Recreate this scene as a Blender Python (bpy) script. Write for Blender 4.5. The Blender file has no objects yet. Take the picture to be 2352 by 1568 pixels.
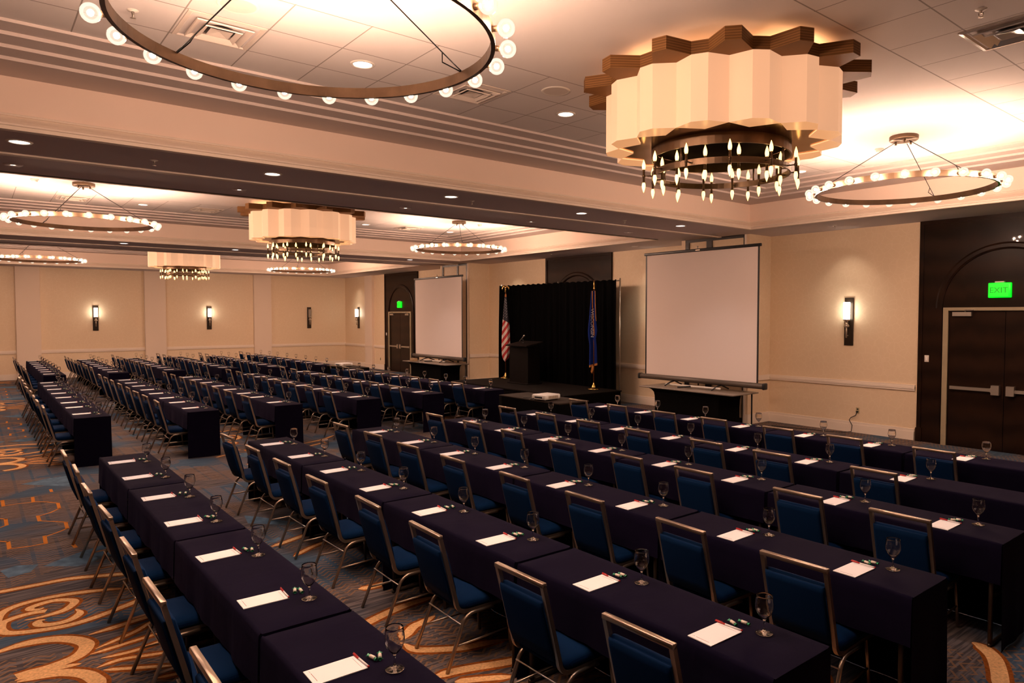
import bpy, math, random
from mathutils import Vector, Matrix
random.seed(7)
PI = math.pi
COL = bpy.context.scene.collection
SC = bpy.context.scene

# ------------------------------------------------------------------ mesh builder
class MB:
    def __init__(s):
        s.v = []; s.f = []; s.m = []; s.sm = []
    def add(s, vs, fs, mi=0, smooth=False):
        b = len(s.v)
        s.v += [tuple(v) for v in vs]
        for f in fs:
            s.f.append(tuple(b + i for i in f)); s.m.append(mi); s.sm.append(smooth)
        return s
    def box(s, x0, y0, z0, x1, y1, z1, mi=0):
        vs = [(x0,y0,z0),(x1,y0,z0),(x1,y1,z0),(x0,y1,z0),(x0,y0,z1),(x1,y0,z1),(x1,y1,z1),(x0,y1,z1)]
        return s.add(vs, [(0,3,2,1),(4,5,6,7),(0,1,5,4),(1,2,6,5),(2,3,7,6),(3,0,4,7)], mi)
    def rbox(s, x0, y0, z0, x1, y1, z1, r=.01, mi=0, n=2):
        # box with rounded vertical edges and softened top and bottom rims
        def ring(ins, z):
            out = []
            rr = max(r - ins, 1e-4)
            for cx, cy, a0 in ((x1-r, y1-r, 0), (x0+r, y1-r, PI/2), (x0+r, y0+r, PI), (x1-r, y0+r, 1.5*PI)):
                for k in range(n+1):
                    a = a0 + k*PI/2/n
                    out.append((cx + rr*math.cos(a), cy + rr*math.sin(a), z))
            return out
        rings = []
        for k in range(n+1):
            a = k*PI/2/n
            rings.append(ring(r*(1-math.sin(a)), z0 + r*(1-math.cos(a))))
        for k in range(n+1):
            a = k*PI/2/n
            rings.append(ring(r*(1-math.cos(a)), z1 - r*(1-math.sin(a))))
        return s.loft(rings, mi=mi, cap=True, smooth=True)
    def loft(s, rings, mi=0, cap=False, closed=True, smooth=True, loop=False):
        n = len(rings[0]); vs = [p for r in rings for p in r]; fs = []
        R = len(rings)
        for i in range(R if loop else R-1):
            a = i*n; b = ((i+1) % R)*n
            for j in range(n if closed else n-1):
                k = (j+1) % n
                fs.append((a+j, a+k, b+k, b+j))
        if cap and not loop:
            fs.append(tuple(range(n-1, -1, -1))); fs.append(tuple((R-1)*n + j for j in range(n)))
        return s.add(vs, fs, mi, smooth)
    def tube(s, pts, r, n=8, mi=0, loop=False, cap=True, ry=None, up=None):
        # tube swept along pts; ry gives a second radius for flattened tubes; r may be a list
        P = [Vector(p) for p in pts]; rings = []; L = len(P)
        prev = None
        for i, p in enumerate(P):
            if loop:
                t = (P[(i+1) % L] - P[i-1])
            else:
                t = P[min(i+1, L-1)] - P[max(i-1, 0)]
            if t.length < 1e-9: t = Vector((0,0,1))
            t.normalize()
            if up is not None: ref = Vector(up)
            elif prev is None: ref = Vector((0,0,1)) if abs(t.z) < .9 else Vector((1,0,0))
            else: ref = prev
            a = (ref - t*ref.dot(t))
            if a.length < 1e-6: a = t.orthogonal()
            a.normalize(); prev = a; b = t.cross(a)
            ri = r[i] if isinstance(r, (list, tuple)) else r
            rj = ri if ry is None else ry
            off = PI/n if n == 4 else 0
            k = math.sqrt(2) if n == 4 else 1
            rings.append([p + a*(k*ri*math.cos(2*PI*j/n+off)) + b*(k*rj*math.sin(2*PI*j/n+off)) for j in range(n)])
        return s.loft(rings, mi, cap=cap and not loop, smooth=(n > 4), loop=loop)
    def lathe(s, prof, n=20, c=(0,0,0), mi=0, smooth=True, close=False):
        rings = [[(c[0] + r*math.cos(2*PI*j/n), c[1] + r*math.sin(2*PI*j/n), c[2] + z) for j in range(n)] for r, z in prof]
        return s.loft(rings, mi, cap=False, smooth=smooth, loop=close)
    def disc(s, r, z, n=20, c=(0,0), mi=0, up=True):
        vs = [(c[0] + r*math.cos(2*PI*j/n), c[1] + r*math.sin(2*PI*j/n), z) for j in range(n)]
        return s.add(vs, [tuple(range(n)) if up else tuple(range(n-1,-1,-1))], mi)
    def prism(s, poly, z0, z1, mi=0):
        n = len(poly)
        vs = [(x,y,z0) for x,y in poly] + [(x,y,z1) for x,y in poly]
        fs = [tuple(range(n-1,-1,-1)), tuple(range(n, 2*n))] + [(i,(i+1)%n,n+(i+1)%n,n+i) for i in range(n)]
        return s.add(vs, fs, mi)
    def sphere(s, c, r, nu=12, nv=8, mi=0, sz=1.0):
        prof = [(max(r*math.sin(PI*i/nv), 1e-4), -r*sz*math.cos(PI*i/nv)) for i in range(nv+1)]
        return s.lathe(prof, nu, c, mi)
    def xf(s, M, start=0):
        for i in range(start, len(s.v)):
            s.v[i] = tuple(M @ Vector(s.v[i]))
        return s
    def mesh(s, name, mats):
        me = bpy.data.meshes.new(name)
        me.from_pydata(s.v, [], s.f)
        for m in (mats if isinstance(mats, (list, tuple)) else [mats]): me.materials.append(m)
        me.polygons.foreach_set('material_index', s.m)
        me.polygons.foreach_set('use_smooth', s.sm)
        me.update()
        return me

def link(name, data, parent=None, loc=None, rot=None):
    o = bpy.data.objects.new(name, data); COL.objects.link(o)
    if parent is not None: o.parent = parent
    if loc is not None: o.location = loc
    if rot is not None: o.rotation_euler = rot
    return o
def part(name, mb, mats, parent, loc=None, rot=None, label=None):
    o = link(name, mb.mesh(name, mats), parent, loc, rot)
    if label: o['label'] = label
    return o
def tag(o, label, cat, group=None):
    o['label'] = label; o['category'] = cat
    if group: o['group'] = group
    return o
def thing(name, label, cat, loc=(0,0,0), rz=0, group=None):
    return tag(link(name, None, None, loc, (0,0,rz)), label, cat, group)
def solo(name, mb, mats, label, cat, loc=None, rot=None, group=None):
    return tag(link(name, mb.mesh(name, mats), None, loc, rot), label, cat, group)
def struct(name, mb, mats, parent=None, loc=None):
    o = link(name, mb.mesh(name, mats), parent, loc)
    if parent is None: o['kind'] = 'structure'
    return o
def copy_tree(o, parent=None):
    c = o.copy(); COL.objects.link(c); c.parent = parent
    for ch in list(o.children): copy_tree(ch, c)
    return c

# ------------------------------------------------------------------ materials
def newmat(name):
    m = bpy.data.materials.new(name); m.use_nodes = True
    return m, m.node_tree.nodes, m.node_tree.links, m.node_tree.nodes['Principled BSDF']
def mat(name, col, rough=.5, metal=0, spec=.5, sheen=0, bump=None, var=None, coat=0):
    m, N, L, b = newmat(name)
    b.inputs['Base Color'].default_value = (*col, 1); b.inputs['Roughness'].default_value = rough
    b.inputs['Metallic'].default_value = metal; b.inputs['Specular IOR Level'].default_value = spec
    b.inputs['Sheen Weight'].default_value = sheen; b.inputs['Coat Weight'].default_value = coat
    tc = None
    if bump or var:
        tc = N.new('ShaderNodeTexCoord')
    if var:
        nz = N.new('ShaderNodeTexNoise'); nz.inputs['Scale'].default_value = var[0]; nz.inputs['Detail'].default_value = 4
        L.new(tc.outputs['Object'], nz.inputs['Vector'])
        rp = N.new('ShaderNodeValToRGB')
        rp.color_ramp.elements[0].position = .3; rp.color_ramp.elements[1].position = .7
        k = var[1]
        rp.color_ramp.elements[0].color = (*[c*(1-k) for c in col], 1); rp.color_ramp.elements[1].color = (*[min(c*(1+k),1) for c in col], 1)
        L.new(nz.outputs['Fac'], rp.inputs['Fac']); L.new(rp.outputs['Color'], b.inputs['Base Color'])
    if bump:
        n2 = N.new('ShaderNodeTexNoise'); n2.inputs['Scale'].default_value = bump[0]; n2.inputs['Detail'].default_value = 3
        L.new(tc.outputs['Object'], n2.inputs['Vector'])
        bp = N.new('ShaderNodeBump'); bp.inputs['Strength'].default_value = bump[1]; bp.inputs['Distance'].default_value = bump[2] if len(bump) > 2 else .01
        L.new(n2.outputs['Fac'], bp.inputs['Height']); L.new(bp.outputs['Normal'], b.inputs['Normal'])
    return m
def emit(name, col, strength, base=None, rough=.4):
    m, N, L, b = newmat(name)
    b.inputs['Base Color'].default_value = (*(base or (.8,.8,.8)), 1)
    b.inputs['Emission Color'].default_value = (*col, 1); b.inputs['Emission Strength'].default_value = strength
    b.inputs['Roughness'].default_value = rough
    return m
def wood(name, c0, c1, scale=(1,1,1), rough=.4, dist=3.0, wscale=6.0, coat=0):
    m, N, L, b = newmat(name)
    tc = N.new('ShaderNodeTexCoord'); mp = N.new('ShaderNodeMapping'); mp.inputs['Scale'].default_value = scale
    wv = N.new('ShaderNodeTexWave'); wv.inputs['Scale'].default_value = wscale; wv.inputs['Distortion'].default_value = dist
    wv.inputs['Detail'].default_value = 3; wv.bands_direction = 'Z'
    nz = N.new('ShaderNodeTexNoise'); nz.inputs['Scale'].default_value = 2.2; nz.inputs['Detail'].default_value = 6
    rp = N.new('ShaderNodeValToRGB')
    rp.color_ramp.elements[0].color = (*c0,1); rp.color_ramp.elements[1].color = (*c1,1)
    mx = N.new('ShaderNodeMix'); mx.data_type = 'FLOAT'; mx.inputs[0].default_value = .5
    L.new(tc.outputs['Object'], mp.inputs['Vector']); L.new(mp.outputs['Vector'], wv.inputs['Vector']); L.new(mp.outputs['Vector'], nz.inputs['Vector'])
    L.new(wv.outputs['Fac'], mx.inputs[2]); L.new(nz.outputs['Fac'], mx.inputs[3])
    L.new(mx.outputs[0], rp.inputs['Fac']); L.new(rp.outputs['Color'], b.inputs['Base Color'])
    b.inputs['Roughness'].default_value = rough; b.inputs['Coat Weight'].default_value = coat; b.inputs['Specular IOR Level'].default_value = .12
    return m
def math_node(N, L, op, a, b=None, c=None):
    n = N.new('ShaderNodeMath'); n.operation = op
    for i, x in enumerate((a, b, c)):
        if x is None: continue
        if isinstance(x, (int, float)): n.inputs[i].default_value = x
        else: L.new(x, n.inputs[i])
    return n.outputs[0]
def mixc(N, L, fac, a, b):
    n = N.new('ShaderNodeMix'); n.data_type = 'RGBA'
    if isinstance(fac, (int, float)): n.inputs[0].default_value = fac
    else: L.new(fac, n.inputs[0])
    for i, x in ((6, a), (7, b)):
        if isinstance(x, tuple): n.inputs[i].default_value = (*x, 1)
        else: L.new(x, n.inputs[i])
    return n.outputs[2]

M = {}
M['paint'] = mat('cream paint', (.76,.62,.50), .75, spec=.2)
M['paint_white'] = mat('white trim paint', (.80,.68,.57), .6, spec=.3)
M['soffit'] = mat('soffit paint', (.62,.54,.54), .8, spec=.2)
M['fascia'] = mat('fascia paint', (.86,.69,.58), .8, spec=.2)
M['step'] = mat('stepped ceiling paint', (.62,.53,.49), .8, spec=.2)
M['dark_wood'] = wood('dark stained wood', (.0055,.0025,.0014), (.022,.0095,.005), (1,1,.25), .32, 2.5, 3.0, .15)
M['dark_frame'] = mat('dark brown frame', (.009,.0045,.003), .4)
M['bronze'] = mat('aged bronze', (.16,.105,.065), .38, .85, bump=None, var=(6,.25))
M['bronze_dark'] = mat('dark bronze', (.045,.032,.022), .42, .6)
M['gold'] = mat('polished brass', (.80,.52,.16), .18, 1)
M['gold_plate'] = mat('polished bronze plate', (.36,.20,.055), .16, 1)
M['chrome'] = mat('brushed nickel', (.62,.55,.48), .28, 1)
M['chair_metal'] = mat('champagne chair metal', (.40,.31,.235), .33, .9)
M['steel'] = mat('satin steel', (.45,.40,.34), .35, .8)
M['black'] = mat('black plastic', (.008,.008,.009), .45)
M['white_plastic'] = mat('white plastic', (.72,.66,.58), .45)
M['paper'] = mat('white paper', (.90,.86,.84), .8, spec=.1)
M['paper_print'] = mat('red printed line', (.25,.05,.04), .8)
M['pen_red'] = mat('red pen plastic', (.42,.015,.015), .35)
M['pen_white'] = mat('white pen plastic', (.78,.72,.70), .35)
M['mint'] = mat('clear wrapped mint', (.72,.62,.5), .35)
M['mint_green'] = mat('green twist wrapper', (.02,.26,.12), .3)
M['black_cloth'] = mat('black velour', (.0009,.0008,.0009), .8, spec=.02, sheen=0)
M['black_poly'] = mat('black table linen', (.0018,.0015,.0016), .85, spec=.04)
M['brown_cloth'] = mat('dark brown table top', (.026,.017,.012), .85, spec=.1)
M['plate_dark'] = mat('dark plate', (.02,.010,.005), .35, .3)
M['rubber'] = mat('dark cable', (.012,.01,.009), .6)

# navy linen
m, N, L, b = newmat('navy linen')
tc = N.new('ShaderNodeTexCoord')
nz = N.new('ShaderNodeTexNoise'); nz.inputs['Scale'].default_value = 3.5; nz.inputs['Detail'].default_value = 5; nz.inputs['Distortion'].default_value = .6
mp = N.new('ShaderNodeMapping'); mp.inputs['Scale'].default_value = (2.2, 1.0, 1.0)
L.new(tc.outputs['Object'], mp.inputs['Vector']); L.new(mp.outputs['Vector'], nz.inputs['Vector'])
L.new(mixc(N, L, nz.outputs['Fac'], (.0030,.0021,.0085), (.0046,.0032,.0125)), b.inputs['Base Color'])
bp = N.new('ShaderNodeBump'); bp.inputs['Strength'].default_value = .35; bp.inputs['Distance'].default_value = .012
L.new(nz.outputs['Fac'], bp.inputs['Height']); L.new(bp.outputs['Normal'], b.inputs['Normal'])
b.inputs['Roughness'].default_value = .85; b.inputs['Specular IOR Level'].default_value = .03; b.inputs['Sheen Weight'].default_value = .02; b.inputs['Sheen Roughness'].default_value = .5; b.inputs['Sheen Tint'].default_value = (.55,.45,.9,1)
M['linen'] = m

# ribbed blue upholstery
m, N, L, b = newmat('blue ribbed upholstery')
tc = N.new('ShaderNodeTexCoord')
wv = N.new('ShaderNodeTexWave'); wv.inputs['Scale'].default_value = 60; wv.bands_direction = 'X'; wv.inputs['Distortion'].default_value = .3
L.new(tc.outputs['Object'], wv.inputs['Vector'])
L.new(mixc(N, L, wv.outputs['Fac'], (.0010,.0095,.036), (.0019,.0160,.056)), b.inputs['Base Color'])
b.inputs['Roughness'].default_value = .85; b.inputs['Specular IOR Level'].default_value = .05
M['blue'] = m

# clear glass
m, N, L, b = newmat('clear glass')
b.inputs['Base Color'].default_value = (1,.985,.96,1); b.inputs['Roughness'].default_value = 0.0
b.inputs['Transmission Weight'].default_value = 1; b.inputs['IOR'].default_value = 1.47
M['glass'] = m

# wallpaper: pale damask, the figure only differs in gloss and a trace of tone
m, N, L, b = newmat('cream damask wallpaper')
tc = N.new('ShaderNodeTexCoord')
wob = N.new('ShaderNodeTexNoise'); wob.inputs['Scale'].default_value = 2.5
L.new(tc.outputs['Object'], wob.inputs['Vector'])
mx = N.new('ShaderNodeMix'); mx.data_type = 'VECTOR'; mx.inputs[0].default_value = .12
L.new(tc.outputs['Object'], mx.inputs[4]); L.new(wob.outputs['Color'], mx.inputs[5])
vo = N.new('ShaderNodeTexVoronoi'); vo.feature = 'DISTANCE_TO_EDGE'; vo.inputs['Scale'].default_value = 9
L.new(mx.outputs[1], vo.inputs['Vector'])
ln = math_node(N, L, 'LESS_THAN', vo.outputs['Distance'], .05)
L.new(mixc(N, L, ln, (.76,.59,.405), (.78,.612,.428)), b.inputs['Base Color'])
L.new(math_node(N, L, 'MULTIPLY_ADD', ln, -.22, .62), b.inputs['Roughness'])
b.inputs['Specular IOR Level'].default_value = .35
M['wallpaper'] = m

# acoustic tile ceiling: tiles lie in two fields left and right of a plain centre band
m, N, L, b = newmat('acoustic tile ceiling')
tc = N.new('ShaderNodeTexCoord'); sp = N.new('ShaderNodeSeparateXYZ'); L.new(tc.outputs['Object'], sp.inputs[0])
ax = math_node(N, L, 'ABSOLUTE', sp.outputs[0])
def fr(v, off, pitch, w):
    t = math_node(N, L, 'FRACT', math_node(N, L, 'DIVIDE', math_node(N, L, 'ADD', v, off), pitch))
    return math_node(N, L, 'LESS_THAN', math_node(N, L, 'ABSOLUTE', math_node(N, L, 'SUBTRACT', t, .5)), w/pitch/2)
lx = fr(ax, -1.2 + .29 + 5.8, .58, .013)
ly = fr(sp.outputs[1], -4.15 + .3075 + 12.3, .615, .011)
fld = math_node(N, L, 'GREATER_THAN', ax, 1.19)
lines = math_node(N, L, 'MULTIPLY', fld, math_node(N, L, 'MAXIMUM', lx, ly))
nz = N.new('ShaderNodeTexNoise'); nz.inputs['Scale'].default_value = 160
L.new(tc.outputs['Object'], nz.inputs['Vector'])
L.new(mixc(N, L, lines, (.66,.595,.56), (.31,.26,.23)), b.inputs['Base Color'])
b.inputs['Roughness'].default_value = .85; b.inputs['Specular IOR Level'].default_value = .2
bp = N.new('ShaderNodeBump'); bp.inputs['Strength'].default_value = .12; bp.inputs['Distance'].default_value = .003
L.new(nz.outputs['Fac'], bp.inputs['Height']); L.new(bp.outputs['Normal'], b.inputs['Normal'])
M['tile'] = m

# carpet ground: grey taupe with blue fields and little woven waves
m, N, L, b = newmat('patterned carpet ground')
tc = N.new('ShaderNodeTexCoord'); sp = N.new('ShaderNodeSeparateXYZ'); L.new(tc.outputs['Object'], sp.inputs[0])
n1 = N.new('ShaderNodeTexNoise'); n1.inputs['Scale'].default_value = .9; n1.inputs['Detail'].default_value = 1.5
mp = N.new('ShaderNodeMapping'); mp.inputs['Scale'].default_value = (1.0, .45, 1)
L.new(tc.outputs['Object'], mp.inputs['Vector']); L.new(mp.outputs['Vector'], n1.inputs['Vector'])
f1 = N.new('ShaderNodeValToRGB'); f1.color_ramp.elements[0].position = .50; f1.color_ramp.elements[1].position = .56
L.new(n1.outputs['Fac'], f1.inputs['Fac'])
n2 = N.new('ShaderNodeTexNoise'); n2.inputs['Scale'].default_value = 1.0; n2.inputs['Detail'].default_value = 2
mp2 = N.new('ShaderNodeMapping'); mp2.inputs['Scale'].default_value = (55, 2.5, 1)
L.new(tc.outputs['Object'], mp2.inputs['Vector']); L.new(mp2.outputs['Vector'], n2.inputs['Vector'])
f2 = N.new('ShaderNodeValToRGB'); f2.color_ramp.elements[0].position = .42; f2.color_ramp.elements[1].position = .6
L.new(n2.outputs['Fac'], f2.inputs['Fac'])
base = mixc(N, L, f2.outputs['Color'], (.054,.047,.050), (.145,.120,.115))
base = mixc(N, L, f1.outputs['Color'], base, mixc(N, L, f2.outputs['Color'], (.040,.066,.100), (.066,.100,.140)))
# small waves woven in columns
cell = math_node(N, L, 'MULTIPLY', sp.outputs[1], 9.0)
tri = math_node(N, L, 'PINGPONG', math_node(N, L, 'MULTIPLY', sp.outputs[1], 14.0), 1.0)
ph = math_node(N, L, 'ADD', math_node(N, L, 'MULTIPLY', sp.outputs[0], 16.0), tri)
wl = math_node(N, L, 'GREATER_THAN', math_node(N, L, 'FRACT', ph), .66)
colm = math_node(N, L, 'GREATER_THAN', math_node(N, L, 'FRACT', math_node(N, L, 'MULTIPLY', sp.outputs[1], 4.7)), .16)
n3 = N.new('ShaderNodeTexNoise'); n3.inputs['Scale'].default_value = 1.3; n3.inputs['Detail'].default_value = 0
L.new(tc.outputs['Object'], n3.inputs['Vector'])
zone = math_node(N, L, 'GREATER_THAN', n3.outputs['Fac'], .44)
wl = math_node(N, L, 'MULTIPLY', math_node(N, L, 'MULTIPLY', wl, colm), zone)
L.new(mixc(N, L, math_node(N, L, 'MULTIPLY', wl, .75), base, (.23,.125,.065)), b.inputs['Base Color'])
b.inputs['Roughness'].default_value = .95; b.inputs['Specular IOR Level'].default_value = .05
M['carpet'] = m
M['carpet_cream'] = mat('carpet cream scroll', (.74,.42,.185), .95, spec=.05, var=(55,.22))
M['carpet_rust'] = mat('carpet rust border', (.23,.066,.012), .95, spec=.05, var=(40,.3))
M['carpet_orange'] = mat('carpet orange bar', (.58,.19,.028), .95, spec=.05)
M['carpet_blue'] = mat('carpet blue fan', (.085,.135,.185), .95, spec=.05, var=(9,.3))

# veneer of the chandelier crown
M['veneer'] = wood('striped walnut veneer', (.075,.032,.010), (.26,.125,.042), (1.2,1.2,7), .55, 1.2, 2.2)

# lamps and glowing things
WARM = (1.0, .60, .36)
m, N, L, b = newmat('globe glass with bloom')
N.remove(b)
out = N['Material Output']
tr = N.new('ShaderNodeBsdfTransparent'); gl = N.new('ShaderNodeBsdfGlossy'); gl.inputs['Roughness'].default_value = .05
em = N.new('ShaderNodeEmission'); em.inputs['Color'].default_value = (1,.80,.62,1); em.inputs['Strength'].default_value = 1.5  # emission put into the clear glass imitates bloom round the filament
lw = N.new('ShaderNodeLayerWeight'); lw.inputs['Blend'].default_value = .35
m1 = N.new('ShaderNodeMixShader'); L.new(lw.outputs['Fresnel'], m1.inputs[0]); L.new(tr.outputs[0], m1.inputs[1]); L.new(gl.outputs[0], m1.inputs[2])
m2 = N.new('ShaderNodeMixShader'); m2.inputs[0].default_value = .20
L.new(m1.outputs[0], m2.inputs[1]); L.new(em.outputs[0], m2.inputs[2]); L.new(m2.outputs[0], out.inputs['Surface'])
m.cycles.emission_sampling = 'NONE'
M['globe'] = m
M['filament'] = emit('glowing filament core', (1.0,.63,.45), 1650.0)
M['candle'] = emit('candle bulb glow', (1.0,.54,.17), 2.6)
M['shade'] = emit('lit linen shade', (1.0,.50,.27), .46, (.55,.40,.27), .7)
M['plate_lit'] = emit('lit bottom panel', (1.0,.44,.18), .46, (.50,.33,.20), .25)
M['downlight'] = emit('downlight lens', (1.0,.84,.74), 7.0)
M['accent'] = emit('accent lamp', (1.0,.72,.50), 10.0)
M['sconce_glass'] = emit('lit frosted sconce glass', (1.0,.93,.78), 9.0)
M['sconce_off'] = mat('unlit frosted sconce glass', (.30,.25,.20), .3)
M['exit_green'] = emit('glowing green sign panel', (.0,1.0,.012), 1.1, (.0,.05,.0))
M['exit_letter'] = emit('darker green letter', (.0,.8,.02), .22, (.0,.05,.0))
M['screen'] = mat('matte white screen', (.86,.74,.68), .9, spec=.1)
EXPOSURE = 0.58
# ------------------------------------------------------------------ camera
FPX, CXP = 1597.98, 1250.0
yaw, pitch, roll = -0.689138, -0.037757, 0.000741
f_ = Vector((math.cos(yaw)*math.cos(pitch), math.sin(yaw)*math.cos(pitch), math.sin(pitch)))
r_ = Vector((math.sin(yaw), -math.cos(yaw), 0)); u_ = r_.cross(f_)
r2 = r_*math.cos(roll) + u_*math.sin(roll); u2 = -r_*math.sin(roll) + u_*math.cos(roll)
cd = bpy.data.cameras.new('camera'); cam = bpy.data.objects.new('camera', cd); COL.objects.link(cam)
cd.sensor_fit = 'HORIZONTAL'; cd.sensor_width = 36.0
cd.lens = FPX/2352*36.0; cd.shift_x = (1176 - CXP)/2352; cd.clip_start = .05; cd.clip_end = 120
cam.matrix_world = Matrix(((r2.x,u2.x,-f_.x,0),(r2.y,u2.y,-f_.y,0),(r2.z,u2.z,-f_.z,2.3),(0,0,0,1)))
SC.camera = cam

# ------------------------------------------------------------------ room shell
XB, XF, YS, YL, ZS, ZC = -2.6, 30.75, -13.4, 2.7, 4.0, 4.6
BX = (4.03, 14.58, 25.13); BY = -5.45; HX, HY = 4.01, 6.44

def ribbon(pts, w, taper, z, mb, mi, sub=5):
    P = [Vector((p[0], p[1], 0)) for p in pts]
    out = []
    n = len(P)
    for i in range(n-1):
        p0 = P[max(i-1,0)]; p1 = P[i]; p2 = P[i+1]; p3 = P[min(i+2,n-1)]
        for k in range(sub):
            t = k/sub
            out.append(.5*((2*p1) + (p2-p0)*t + (2*p0-5*p1+4*p2-p3)*t*t + (3*p1-p0-3*p2+p3)*t**3))
    out.append(P[-1])
    m = len(out); vs = []
    for i, p in enumerate(out):
        d = out[min(i+1,m-1)] - out[max(i-1,0)]
        if d.length < 1e-6: d = Vector((1,0,0))
        d.normalize(); nn = Vector((-d.y, d.x, 0))
        s = i/(m-1); k = 1.0
        if taper & 1: k *= min(1, .15 + s*4)
        if taper & 2: k *= min(1, .15 + (1-s)*4)
        vs += [tuple(p + nn*w*k/2 + Vector((0,0,z))), tuple(p - nn*w*k/2 + Vector((0,0,z)))]
    mb.add(vs, [(2*i, 2*i+1, 2*i+3, 2*i+2) for i in range(m-1)], mi)
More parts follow.
